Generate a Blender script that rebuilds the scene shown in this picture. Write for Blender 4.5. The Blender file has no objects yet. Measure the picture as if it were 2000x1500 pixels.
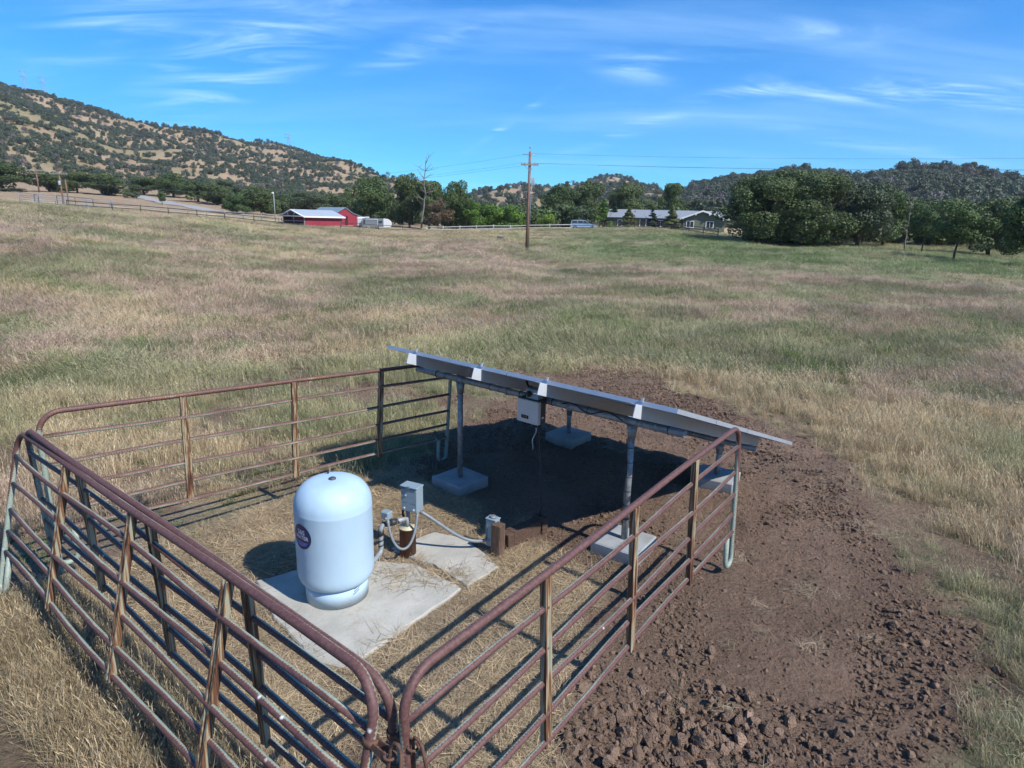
import bpy, bmesh, math, random
import numpy as np
from mathutils import Matrix, Vector

scene = bpy.context.scene
random.seed(7); rng = np.random.default_rng(7)
COL = scene.collection

# ------------------------------------------------------------------ camera
F_PX, PITCH, ROLL, CAM_H = 1235.0, math.radians(14.55), math.radians(1.4), 3.2
cp, sp = math.cos(PITCH), math.sin(PITCH)
cr, sr = math.cos(ROLL), math.sin(ROLL)
FWD = Vector((0, cp, -sp)); UP0 = Vector((0, sp, cp)); RT0 = Vector((1, 0, 0))
RIGHT = RT0*cr + UP0*sr
UP = -RT0*sr + UP0*cr
cam_d = bpy.data.cameras.new('camera')
cam_d.sensor_width = 36.0
cam_d.lens = 36.0*F_PX/2000.0
cam_d.clip_start = 0.05; cam_d.clip_end = 9000
cam = bpy.data.objects.new('camera', cam_d); COL.objects.link(cam)
M = Matrix((RIGHT, UP, -FWD)).transposed().to_4x4(); M.translation = (0, 0, CAM_H)
cam.matrix_world = M
scene.camera = cam

# ------------------------------------------------------------------ sky and sun
SUN_EL = math.radians(45.0)
SUN_AZ = math.atan2(.79, -.62)              # clockwise from +Y
world = bpy.data.worlds.new('World'); scene.world = world; world.use_nodes = True
wt = world.node_tree; wn = wt.nodes; wl = wt.links; wn.clear()
out = wn.new('ShaderNodeOutputWorld'); bg = wn.new('ShaderNodeBackground')
sky = wn.new('ShaderNodeTexSky'); sky.sky_type = 'NISHITA'; sky.sun_disc = False
sky.sun_elevation = SUN_EL; sky.sun_rotation = SUN_AZ
sky.altitude = 600; sky.air_density = 1.0; sky.dust_density = 0.0; sky.ozone_density = 4.0
bg.inputs['Strength'].default_value = 0.11
tc = wn.new('ShaderNodeTexCoord'); sep = wn.new('ShaderNodeSeparateXYZ'); wl.new(tc.outputs['Generated'], sep.inputs[0])
def wmath(op, a, b=None, c=None):
    n = wn.new('ShaderNodeMath'); n.operation = op
    for i, v in enumerate((a, b, c)):
        if v is None: continue
        if isinstance(v, (int, float)): n.inputs[i].default_value = v
        else: wl.new(v, n.inputs[i])
    return n.outputs[0]
zc = wmath('ADD', wmath('MAXIMUM', sep.outputs['Z'], 0.0), 0.16)
px_ = wmath('DIVIDE', sep.outputs['X'], zc); py_ = wmath('DIVIDE', sep.outputs['Y'], zc)
cmb = wn.new('ShaderNodeCombineXYZ'); wl.new(px_, cmb.inputs[0]); wl.new(py_, cmb.inputs[1])
def cirrus(rot, scale, stretch, lo, hi, amt, rough=.62, off=0.0, dist=.6):
    mp = wn.new('ShaderNodeMapping'); wl.new(cmb.outputs[0], mp.inputs['Vector'])
    mp.inputs['Rotation'].default_value = (0, 0, math.radians(rot)); mp.inputs['Scale'].default_value = (scale, scale*stretch, 1)
    mp.inputs['Location'].default_value = (off, off*.7, 0)
    nz = wn.new('ShaderNodeTexNoise'); nz.inputs['Scale'].default_value = 1; nz.inputs['Detail'].default_value = 7
    nz.inputs['Roughness'].default_value = rough; nz.inputs['Distortion'].default_value = dist
    wl.new(mp.outputs[0], nz.inputs['Vector'])
    mr = wn.new('ShaderNodeMapRange'); mr.interpolation_type = 'SMOOTHSTEP'
    mr.inputs[1].default_value = lo; mr.inputs[2].default_value = hi; mr.inputs[4].default_value = amt
    wl.new(nz.outputs['Fac'], mr.inputs[0]); return mr.outputs[0]
c1 = cirrus(-24, .5, 3.4, .44, .82, .24, .58, 3.1)
c2 = cirrus(-34, 1.3, 3.6, .40, .75, 1.0, .66, 8.3, 1.2)
def veil(u, v, su, sv, rot, amt):
    # a cirrus patch: ellipse in the cloud layer, centred where the photograph shows one
    d = ray_dir(u, v); z_ = max(d[2], 0)+.16; c_ = (d[0]/z_, d[1]/z_, 0)
    sb = wn.new('ShaderNodeVectorMath'); sb.operation = 'SUBTRACT'; wl.new(cmb.outputs[0], sb.inputs[0]); sb.inputs[1].default_value = c_
    mp = wn.new('ShaderNodeMapping'); wl.new(sb.outputs[0], mp.inputs['Vector'])
    mp.vector_type = 'TEXTURE'; mp.inputs['Rotation'].default_value = (0, 0, math.radians(rot)); mp.inputs['Scale'].default_value = (su, sv, 1)
    le = wn.new('ShaderNodeVectorMath'); le.operation = 'LENGTH'; wl.new(mp.outputs[0], le.inputs[0])
    mr = wn.new('ShaderNodeMapRange'); mr.interpolation_type = 'SMOOTHSTEP'; mr.inputs[1].default_value = 1.0; mr.inputs[2].default_value = .0; mr.inputs[3].default_value = 0; mr.inputs[4].default_value = amt
    wl.new(le.outputs['Value'], mr.inputs[0]); return mr.outputs[0]
def ray_dir(u, v):
    d = (RIGHT*((u-1000)/F_PX) - UP*((v-750)/F_PX) + FWD).normalized(); return (d.x, d.y, d.z)
vs_ = None
for a_ in ((1760, 175, .75, .22, -20, 1.0), (1480, 178, .42, .10, -30, .95), (1240, 130, .28, .22, 40, .55), (1920, 205, .6, .16, -10, .8), (480, 70, 1.3, .20, -38, .6), (250, 25, 1.0, .25, -35, .5),
           (420, 185, 1.6, .22, -40, .55), (900, 60, 1.0, .14, -42, .45), (1250, 245, 1.6, .14, -62, .40), (980, 250, .8, .05, -66, .6), (1560, 70, .6, .2, -30, .35), (1800, 300, 1.6, .2, 14, .35)):
    o_ = veil(*a_); vs_ = o_ if vs_ is None else wmath('ADD', vs_, o_)
cl = wmath('MINIMUM', wmath('ADD', c1, wmath('MULTIPLY', wmath('MULTIPLY', vs_, c2), .85)), .55)
fade = wn.new('ShaderNodeMapRange'); fade.interpolation_type = 'SMOOTHSTEP'; fade.inputs[1].default_value = -.02; fade.inputs[2].default_value = .16; fade.inputs[3].default_value = .35; fade.inputs[4].default_value = 1.0
wl.new(sep.outputs['Z'], fade.inputs[0]); cl = wmath('MULTIPLY', cl, fade.outputs[0])
mixc = wn.new('ShaderNodeMixRGB'); wl.new(cl, mixc.inputs[0])
tintn = wn.new('ShaderNodeMixRGB'); tintn.blend_type = 'MULTIPLY'; tintn.inputs[0].default_value = 1.0
tintn.inputs[2].default_value = (0.34, 0.82, 1.22, 1)
wl.new(sky.outputs[0], tintn.inputs[1])
hs0 = wn.new('ShaderNodeHueSaturation'); hs0.inputs['Saturation'].default_value = 1.07; hs0.inputs['Value'].default_value = .92; wl.new(tintn.outputs[0], hs0.inputs['Color'])
wl.new(hs0.outputs[0], mixc.inputs[1]); mixc.inputs[2].default_value = (5.4, 7.8, 10.0, 1)
wl.new(mixc.outputs[0], bg.inputs['Color']); wl.new(bg.outputs[0], out.inputs['Surface'])

sun_d = bpy.data.lights.new('sun', 'SUN'); sun_d.energy = 4.2; sun_d.angle = math.radians(.53); sun_d.color = (1, .955, .88)
sun = bpy.data.objects.new('sun', sun_d); COL.objects.link(sun)
sdir = Vector((.79*math.cos(SUN_EL), -.62*math.cos(SUN_EL), math.sin(SUN_EL))).normalized()
sun.rotation_euler = sdir.to_track_quat('Z', 'Y').to_euler(); sun.location = (8, -6, 20)
scene.view_settings.view_transform = 'Standard'; scene.view_settings.look = 'None'
scene.view_settings.exposure = 0.66; scene.view_settings.gamma = 1.0
scene.view_settings.use_curve_mapping = False
scene.cycles.max_bounces = 4; scene.cycles.diffuse_bounces = 3; scene.cycles.glossy_bounces = 2; scene.cycles.transmission_bounces = 3; scene.cycles.transparent_max_bounces = 4
scene.cycles.use_adaptive_sampling = True; scene.cycles.adaptive_threshold = 0.025
scene.cycles.volume_bounces = 0
scene.cycles.use_denoising = True

HAZE = 0.00013

# ------------------------------------------------------------------ pixel helpers (photo pixels, 2000 x 1500)
def ray(u, v):
    x = (u-1000)/F_PX; y = -(v-750)/F_PX
    return RIGHT*x + UP*y + FWD
def at(u, v, z=0.0):
    r = ray(u, v); t = (z-CAM_H)/r.z
    return Vector((r.x*t, r.y*t, z))
def at_r(u, v, dist):
    r = ray(u, v); t = dist/math.hypot(r.x, r.y)
    return Vector((r.x*t, r.y*t, CAM_H + r.z*t))
def az_u(u):
    r = ray(u, 430 + (u-1000)*math.tan(ROLL)); return math.atan2(r.x, r.y)

# ------------------------------------------------------------------ numpy noise
def _h(ix, iy, s):
    n = (ix*374761393 + iy*668265263 + s*974711) & 0xffffffff
    n = ((n ^ (n >> 13))*1274126177) & 0xffffffff
    return ((n ^ (n >> 16)) & 0xffff)/65535.0
def vnoise(x, y, s=0):
    x = np.asarray(x, float); y = np.asarray(y, float)
    ix = np.floor(x).astype(np.int64); iy = np.floor(y).astype(np.int64)
    fx = x-ix; fy = y-iy; fx = fx*fx*(3-2*fx); fy = fy*fy*(3-2*fy)
    return (_h(ix, iy, s)*(1-fx)+_h(ix+1, iy, s)*fx)*(1-fy) + (_h(ix, iy+1, s)*(1-fx)+_h(ix+1, iy+1, s)*fx)*fy
def fbm(x, y, s=0, o=4, g=.5):
    a = 1.0; t = 0; n = 0
    for i in range(o):
        t = t + a*vnoise(np.asarray(x)*2**i+i*17.3, np.asarray(y)*2**i-i*9.1, s+i); n += a; a *= g
    return t/n
def sstep(a, b, x):
    t = np.clip((np.asarray(x, float)-a)/(b-a), 0, 1); return t*t*(3-2*t)

# ------------------------------------------------------------------ terrain shape
COLS = {
 -500: [(60, 380), (130, 365), (250, 330), (400, 290), (900, 170)],
 -200: [(60, 410), (110, 388), (140, 382), (260, 355), (350, 330), (900, 150)],
 0:   [(45, 440), (110, 396), (140, 392), (260, 371), (350, 345), (900, 155)],
 100: [(45, 452), (110, 404), (140, 399), (250, 373), (350, 350), (900, 183)],
 250: [(45, 468), (110, 417), (140, 411), (230, 386), (350, 360), (500, 330), (880, 226)],
 400: [(45, 486), (110, 429), (140, 423), (220, 395), (350, 372), (500, 345), (850, 260)],
 560: [(45, 500), (110, 443), (140, 434), (220, 410), (350, 388), (500, 362), (850, 279)],
 700: [(45, 505), (110, 452), (140, 444), (200, 430), (400, 392), (800, 329)],
 780: [(45, 507), (115, 453), (150, 446), (300, 415), (800, 363)],
 880: [(45, 508), (118, 453), (150, 447), (300, 425), (900, 398)],
 960: [(45, 509), (120, 451), (150, 446), (300, 425), (1000, 377)],
 1030: [(67, 495), (122, 450), (150, 446), (300, 428), (1100, 366)],
 1090: [(67, 494), (122, 449), (150, 446), (300, 430), (1000, 378)],
 1190: [(70, 489), (105, 455), (122, 447), (150, 444), (300, 425), (900, 350)],
 1270: [(70, 485), (92, 457), (106, 446), (130, 448), (300, 430), (850, 369)],
 1330: [(70, 488), (92, 462), (106, 453), (130, 451), (300, 425), (600, 382)],
 1400: [(60, 500), (92, 469), (120, 460), (250, 430), (550, 357)],
 1530: [(60, 508), (90, 483), (120, 472), (250, 440), (520, 337)],
 1650: [(60, 513), (85, 488), (110, 478), (230, 440), (520, 348)],
 1770: [(60, 520), (80, 498), (100, 488), (220, 440), (550, 326)],
 1850: [(60, 526), (80, 506), (100, 494), (220, 440), (550, 343)],
 2000: [(60, 535), (75, 520), (95, 510), (200, 450), (550, 360)],
 2400: [(60, 545), (90, 520), (200, 460), (550, 370)],
}
RK = np.array([0, 12, 25, 35, 45, 60, 70, 80, 90, 100, 110, 120, 130, 140, 150, 175, 200, 225, 250, 300, 350, 400, 450, 500, 550,
               600, 700, 800, 900, 1000, 1100, 1300, 1700, 2500, 4000], float)
_az, _zt = [], []
for u, pts in sorted(COLS.items()):
    rr, zz = [0, 12, 25], [0, 0, 0]
    for r, y in pts:
        p = at_r(u, y, r); rr.append(r); zz.append(p.z)
    rr += [pts[-1][0]*1.25, pts[-1][0]*1.9, 5000]; zz += [zz[-1]*.86, zz[-1]*.45, zz[-1]*.3]
    _az.append(az_u(u)); _zt.append(np.interp(RK, rr, zz))
back = np.interp(RK, [0, 60, 200, 900, 5000], [0, .4, 4, 40, 30])
_az = np.array([-math.pi, -1.9] + _az + [1.9, math.pi]); _zt = np.array([back, back] + _zt + [back, back])
# resample finely and smooth so that no knot reads as a crease
FA = np.linspace(-math.pi, math.pi, 1441); FR = np.concatenate([np.linspace(0, 160, 161)[:-1], 160*np.power(25., np.linspace(0, 1, 200))])
_g = np.array([np.interp(FA, _az, _zt[:, j]) for j in range(len(RK))]).T
_g = np.array([np.interp(FR, RK, row) for row in _g])
def _blur(a, k, ax):
    ker = np.hanning(2*k+3)[1:-1]; ker /= ker.sum()
    pad = [(k, k) if i == ax else (0, 0) for i in range(2)]
    ap = np.pad(a, pad, mode='edge')
    return np.apply_along_axis(lambda m: np.convolve(m, ker, 'valid'), ax, ap)
_g = _blur(_blur(_g, 8, 0), 4, 1)
_g[:, :12] *= 0
def Zbase(x, y):
    x = np.asarray(x, float); y = np.asarray(y, float)
    r = np.hypot(x, y); a = np.arctan2(x, y)
    fa = (a+math.pi)/(2*math.pi)*1440; fa = np.clip(fa, 0, 1439.999); ia = fa.astype(int); ta = fa-ia
    fr = np.where(r < 160, r, 160+np.log(np.maximum(r, 160)/160)/math.log(25.)*199); fr = np.clip(fr, 0, len(FR)-1.001)
    ir = fr.astype(int); tr = fr-ir
    return (_g[ia, ir]*(1-tr)+_g[ia, ir+1]*tr)*(1-ta) + (_g[ia+1, ir]*(1-tr)+_g[ia+1, ir+1]*tr)*ta
SOIL = np.array([[0.25, 2.2], [0.40, 3.12], [.36, 3.53], [.46, 3.92], [.71, 4.47], [.72, 5.1], [.3, 5.75], [-.25, 6.15], [-.8, 6.75],
   [-1.3, 7.5], [-1.1, 9.1], [-.6, 10.8], [.3, 12.1], [1.2, 13.6], [3.2, 12.6], [4.2, 10.3], [4.45, 8.6], [4.33, 7.0], [4.15, 5.75], [3.74, 4.65], [3.4, 4.0], [2.7, 3.1], [2.1, 2.2]])
PEN = np.array([[-3.95, 4.95], [-.4, 2.15], [2.1, 5.45], [-.9, 8.2]])
SLAB_A = [(-2.24, 5.01), (-1.9, 5.24), (-1.43, 5.42), (-.86, 5.36), (-.40, 4.98), (-.95, 4.19), (-1.12, 3.93), (-1.41, 3.98), (-1.89, 4.49)]
SLAB_B = [(-1.17, 5.66), (-.77, 6.02), (-.38, 5.83), (-.08, 5.37), (-.365, 5.02), (-.71, 5.38), (-.86, 5.42)]
def poly_sd(P, x, y):
    """signed distance, negative inside"""
    x = np.asarray(x, float); y = np.asarray(y, float); d = np.full(x.shape, 1e9); ins = np.zeros(x.shape, bool)
    P = np.asarray(P)
    for i in range(len(P)):
        a = P[i]; b = P[(i+1) % len(P)]; e = b-a
        t = np.clip(((x-a[0])*e[0]+(y-a[1])*e[1])/(e@e), 0, 1)
        d = np.minimum(d, np.hypot(x-a[0]-t*e[0], y-a[1]-t*e[1]))
        c = ((a[1] > y) != (b[1] > y)) & (x < (b[0]-a[0])*(y-a[1])/((b[1]-a[1]) if b[1] != a[1] else 1e-9)+a[0])
        ins ^= c
    return np.where(ins, -d, d)
def soil_mask(x, y):
    sd = poly_sd(SOIL, x, y) + (fbm(np.asarray(x)*1.3, np.asarray(y)*1.3, 31)-.5)*1.3 + (vnoise(np.asarray(x)*7, np.asarray(y)*7, 5)-.5)*.25
    m = 1-sstep(-.25, .25, sd)
    for cx, cy, rad in ((-3.0, 11.6, 1.5), (-1.9, 11.0, 1.0), (5.6, 10.4, .55), (.3, 12.6, 1.4), (2.4, 13.2, 1.3)):
        dd = np.hypot(np.asarray(x)-cx, (np.asarray(y)-cy)*1.3)/rad + (fbm(np.asarray(x)*2, np.asarray(y)*2, 77)-.5)*1.6
        m = np.maximum(m, (1-sstep(.55, .95, dd))*.85)
    return m
def Zg(x, y):
    z = Zbase(x, y); r = np.hypot(x, y)
    m = soil_mask(x, y)*(r < 20)
    calm = sstep(.0, .5, poly_sd(PEN, x, y)+.1)*.8+.2
    z = z + m*(fbm(np.asarray(x)*2.6, np.asarray(y)*2.6, 3, 4, .6)-.5)*.16*calm
    z = z + (1-m)*(fbm(np.asarray(x)*.6, np.asarray(y)*.6, 9)-.5)*.10*sstep(3.5, 8, np.abs(poly_sd(PEN, x, y)))*np.where(r < 25, 1, 1)
    z = z + (fbm(np.asarray(x)*.9, np.asarray(y)*.9, 19, 3)-.5)*.20*sstep(9, 12, r)*(1-sstep(45, 70, r))*(1-m)
    z = z + (fbm(np.asarray(x)/9., np.asarray(y)/9., 12)-.5)*.5*sstep(14, 35, r)
    z = z + (fbm(np.asarray(x)/55., np.asarray(y)/55., 21, 5)-.5)*26*sstep(330, 600, r)
    return z
def Z1(x, y): return float(Zg(np.array([x]), np.array([y]))[0])
def on(u, v, dist, dz=0.0):
    p = at_r(u, v, dist); p.z = Z1(p.x, p.y)+dz; return p

# ------------------------------------------------------------------ vegetation colour (real colour of the plants and soil)
TAN = np.array([.49, .39, .24]); PURP = np.array([.42, .31, .245]); GRN = np.array([.235, .262, .130]); PALE = np.array([.62, .515, .35])
SOILC = np.array([.222, .151, .108]); HILLC = np.array([.32, .235, .15])
def mix(a, b, t): return a*(1-t[..., None]) + b*t[..., None]
def veg_col(x, y):
    x = np.asarray(x, float); y = np.asarray(y, float); r = np.hypot(x, y); a = np.arctan2(x, y)
    p = sstep(.40, .60, fbm(x/8, y/5, 41, 4)+.16*sstep(18, 30, r)*(1-sstep(60, 85, r)) - .12*(1-sstep(9, 16, r)))
    g = sstep(.46, .66, fbm(x/5+3, y/4, 57, 4) + .30*sstep(46, 58, r)*sstep(-.02, .12, a)*(1-sstep(115, 150, r)) + .08*sstep(8, 12, r)*(1-sstep(17, 26, r))*sstep(-.5, -.1, a))
    c = np.broadcast_to(TAN, x.shape+(3,))
    c = mix(c, np.broadcast_to(PURP, c.shape), p*.7); c = mix(c, np.broadcast_to(GRN, c.shape), g*.62)
    c = mix(c, np.broadcast_to(GRN*.9, c.shape), sstep(.56, .72, fbm(x*.55, y*.55, 141, 3))*.6*(1-sstep(60, 110, r)*.6))
    c = c*(.84+.32*fbm(x*.9+7, y*.9, 143, 4))[..., None]
    st = sstep(44, 56, r)*(1-sstep(95, 112, r))*sstep(.02, .16, a)*sstep(.30, .52, fbm(x/6, y/4, 191))*.75
    c = mix(c, np.broadcast_to(np.array([.15, .215, .085]), c.shape), st)
    far = sstep(135, 175, r); c = mix(c, np.broadcast_to(HILLC*1.0, c.shape), far)
    return c
def ground_col(x, y):
    x = np.asarray(x, float); y = np.asarray(y, float); r = np.hypot(x, y)
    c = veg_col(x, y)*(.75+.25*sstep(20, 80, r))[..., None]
    c = c*(.8+.4*fbm(x*2, y*2, 71))[..., None]
    pen = 1-sstep(-.2, .3, poly_sd(PEN, x, y)+(fbm(x*2, y*2, 8)-.5)*.6)
    c = mix(c, np.broadcast_to(np.array([.36, .275, .185]), c.shape)*(.75+.5*fbm(x*3, y*3, 18))[..., None], pen)
    bare = sstep(.56, .66, fbm(x*1.1, y*1.1, 91))*(1-sstep(12, 22, r))*.75
    c = mix(c, np.broadcast_to(SOILC*.95, c.shape), bare)
    m = soil_mask(x, y)*(1-sstep(22, 26, r))
    sc = np.broadcast_to(SOILC, c.shape)*(.82+.5*fbm(x*1.7, y*1.7, 15))[..., None]
    c = mix(c, sc, m)
    hill = sstep(300, 420, r)
    hc = mix(np.broadcast_to(HILLC, c.shape), np.broadcast_to(np.array([.235, .195, .105]), c.shape), sstep(.45, .62, fbm(x/60, y/60, 63)))
    hc = mix(hc, np.broadcast_to(np.array([.28, .15, .10]), c.shape), sstep(.55, .68, fbm(x/40, y/40, 65))*.25)
    c = mix(c, hc, hill)
    return c

# ------------------------------------------------------------------ materials
def new_mat(name):
    m = bpy.data.materials.new(name); m.use_nodes = True; nt = m.node_tree
    return m, nt, nt.nodes['Principled BSDF']
def nnode(nt, typ, **kw):
    n = nt.nodes.new(typ)
    for k, v in kw.items():
        if k in n.inputs.keys(): n.inputs[k].default_value = v
        else: setattr(n, k, v)
    return n
def rgba(c): return (c[0], c[1], c[2], 1.0)
def ramp(nt, stops):
    n = nt.nodes.new('ShaderNodeValToRGB'); el = n.color_ramp.elements
    while len(el) < len(stops): el.new(.5)
    for e, (p, c) in zip(el, stops): e.position = p; e.color = rgba(c)
    return n
def pmat(name, stops, scale=8.0, rough=.7, metal=0.0, bump=.0, bscale=None, stretch=(1, 1, 1), detail=6, spec=.5, coat=0.0, dist=0.0):
    """noise-mottled surface: stops is a list of (position, colour)"""
    m, nt, b = new_mat(name)
    t = nnode(nt, 'ShaderNodeTexCoord'); mp = nnode(nt, 'ShaderNodeMapping', Scale=stretch)
    nt.links.new(t.outputs['Object'], mp.inputs['Vector'])
    nz = nnode(nt, 'ShaderNodeTexNoise', Scale=scale, Detail=detail, Roughness=.6, Distortion=dist)
    nt.links.new(mp.outputs[0], nz.inputs['Vector'])
    rp = ramp(nt, stops); nt.links.new(nz.outputs['Fac'], rp.inputs[0]); nt.links.new(rp.outputs[0], b.inputs['Base Color'])
    b.inputs['Roughness'].default_value = rough; b.inputs['Metallic'].default_value = metal
    b.inputs['Specular IOR Level'].default_value = spec
    if coat: b.inputs['Coat Weight'].default_value = coat
    if bump:
        n2 = nnode(nt, 'ShaderNodeTexNoise', Scale=bscale or scale*3, Detail=8); nt.links.new(mp.outputs[0], n2.inputs['Vector'])
        bp = nnode(nt, 'ShaderNodeBump', Strength=bump, Distance=.02); nt.links.new(n2.outputs['Fac'], bp.inputs['Height'])
        nt.links.new(bp.outputs[0], b.inputs['Normal'])
    return m
def two(c, v=.25): return [(.3, tuple(x*(1-v) for x in c)), (.7, tuple(x*(1+v) for x in c))]

MAT = {}
MAT['tank'] = pmat('tank_paint', [(.3, (.345, .485, .605)), (.5, (.385, .53, .645)), (.7, (.415, .555, .665))], 5, .55, spec=.35, bump=.02, bscale=60, stretch=(1, 1, .25))
MAT['concrete'] = pmat('concrete', [(.25, (.29, .28, .245)), (.5, (.375, .365, .325)), (.75, (.45, .435, .39))], 3.2, .9, bump=.25, bscale=40)
MAT['footing'] = pmat('footing_concrete', [(.3, (.235, .25, .255)), (.7, (.33, .345, .35))], 5, .88, bump=.15, bscale=50)
MAT['galv'] = pmat('galvanised_steel', [(.35, (.20, .21, .22)), (.65, (.33, .345, .36))], 22, .5, .45, bump=.03)
MAT['alu'] = pmat('mill_aluminium', two((.40, .44, .49), .05), 14, .42, .4)
MAT['alu_rail'] = pmat('rail_aluminium', two((.52, .55, .58), .05), 14, .5, .2)
MAT['backsheet'] = pmat('module_backsheet', two((.24, .23, .22), .05), 4, .6)
MAT['cells'] = pmat('solar_cells', two((.012, .017, .045), .2), 6, .12, spec=.6)
MAT['boxgrey'] = pmat('grey_enamel', two((.21, .275, .315), .07), 9, .45, bump=.02)
MAT['boxdark'] = pmat('dark_grey_enamel', two((.12, .16, .19), .1), 9, .5)
MAT['conduit'] = pmat('grey_conduit', two((.17, .195, .215), .12), 20, .5)
MAT['tape'] = pmat('black_pipe_wrap', two((.03, .033, .036), .3), 25, .5)
MAT['pvc'] = pmat('grey_pipe', two((.24, .27, .29), .15), 25, .45)
MAT['rustpipe'] = pmat('rusted_casing', [(.3, (.085, .040, .025)), (.52, (.17, .08, .046)), (.75, (.27, .14, .085))], 14, .85, bump=.3, stretch=(1, 1, .35))
MAT['cream'] = pmat('cream_cap', two((.46, .41, .28), .15), 12, .6)
MAT['tie'] = pmat('old_timber', [(.25, (.045, .027, .018)), (.5, (.10, .060, .040)), (.78, (.20, .135, .095))], 9, .9, bump=.5, stretch=(6, 6, .8))
MAT['tie_h'] = pmat('reddish_timber', [(.25, (.035, .020, .014)), (.5, (.080, .045, .030)), (.78, (.14, .082, .056))], 9, .9, bump=.5, stretch=(1, 6, 6))
MAT['black'] = pmat('black_rubber', two((.015, .015, .017), .2), 12, .5)
MAT['white'] = pmat('white_plastic', two((.60, .60, .59), .06), 12, .5)
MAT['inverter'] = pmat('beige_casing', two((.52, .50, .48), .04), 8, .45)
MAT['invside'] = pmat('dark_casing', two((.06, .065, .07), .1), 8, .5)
MAT['lcd'] = pmat('display_glass', two((.012, .016, .014), .2), 10, .15)
MAT['lcdtext'] = pmat('display_digits', two((.20, .24, .18), .1), 10, .4)
MAT['decal'] = pmat('blue_decal', two((.022, .028, .12), .2), 5, .4)
MAT['decal2'] = pmat('decal_light_blue', two((.07, .13, .42), .1), 5, .4)
MAT['decaltext'] = pmat('decal_lettering', two((.62, .64, .72), .05), 5, .4)
MAT['decalrim'] = pmat('decal_rim', two((.035, .03, .075), .2), 5, .4)
MAT['rusthook'] = pmat('rusty_steel', [(.3, (.055, .030, .022)), (.55, (.13, .068, .045)), (.8, (.22, .12, .075))], 30, .8, .2, bump=.2)
MAT['wood_pole'] = pmat('pole_wood', [(.3, (.12, .065, .045)), (.55, (.21, .12, .085)), (.8, (.32, .21, .155))], 3, .9, stretch=(5, 5, .3), bump=.3)
MAT['wood_grey'] = pmat('weathered_wood', [(.3, (.16, .14, .12)), (.7, (.32, .29, .26))], 5, .9)
MAT['wood_dark'] = pmat('dark_fence_wood', [(.3, (.035, .028, .024)), (.7, (.10, .08, .066))], 5, .9)
MAT['fence_white'] = pmat('pale_fence_wood', [(.3, (.26, .255, .24)), (.7, (.42, .415, .40))], 5, .85)
MAT['corral'] = pmat('blue_grey_pipe', two((.16, .19, .22), .2), 5, .6)
MAT['redwall'] = pmat('barn_red', [(.3, (.20, .017, .032)), (.7, (.27, .026, .045))], 2.5, .75, stretch=(1, 1, .3))
MAT['reddark'] = pmat('barn_inside_shade', two((.05, .008, .012), .2), 2.5, .9)  # darkened copy of the barn red, interior shade put into the colour
MAT['tin'] = pmat('pale_tin_roof', two((.33, .38, .43), .1), 1.5, .6, .1)
MAT['tin2'] = pmat('blue_grey_tin_roof', two((.20, .26, .31), .08), 1.5, .5, .1)
MAT['trimwhite'] = pmat('white_trim', two((.70, .70, .70), .05), 3, .6)
MAT['sage'] = pmat('sage_siding', two((.125, .14, .10), .08), 2, .8)
MAT['sagelit'] = pmat('sage_siding_lit', two((.20, .22, .16), .08), 2, .8)  # sunlit copy of the sage siding, light put into the colour
MAT['shingle'] = pmat('grey_shingles', [(.3, (.16, .185, .215)), (.7, (.24, .265, .295))], 7, .85)
MAT['glass'] = pmat('window_glass', two((.035, .045, .055), .2), 2, .12, spec=.6)
MAT['suv'] = pmat('silver_blue_paint', two((.33, .45, .60), .03), 2, .3, .3, coat=.5)
MAT['suvlow'] = pmat('lower_body_trim', two((.32, .32, .34), .05), 2, .5)
MAT['tyre'] = pmat('tyre_rubber', two((.02, .02, .02), .2), 5, .8)
MAT['campgrey'] = pmat('camper_grey', two((.15, .17, .19), .06), 3, .5)
MAT['asphalt'] = pmat('pale_road', two((.30, .29, .275), .12), .8, .9)
MAT['bark'] = pmat('bark', [(.3, (.035, .028, .022)), (.7, (.11, .09, .075))], 3, .95, bump=.4)
MAT['deadwood'] = pmat('dead_wood', [(.3, (.12, .105, .095)), (.7, (.23, .21, .19))], 3, .9)
MAT['wire'] = pmat('wire', two((.07, .075, .08), .1), 3, .6)
MAT['ceramic'] = pmat('insulator', two((.30, .33, .36), .1), 3, .3)
MAT['steel_far'] = pmat('lattice_steel', two((.30, .33, .36), .1), 3, .6)
MAT['stone'] = pmat('pale_stone', two((.55, .54, .50), .15), 12, .9, bump=.3)
MAT['trough'] = pmat('galvanised_trough', two((.34, .38, .42), .15), 3, .5, .4)

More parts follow.
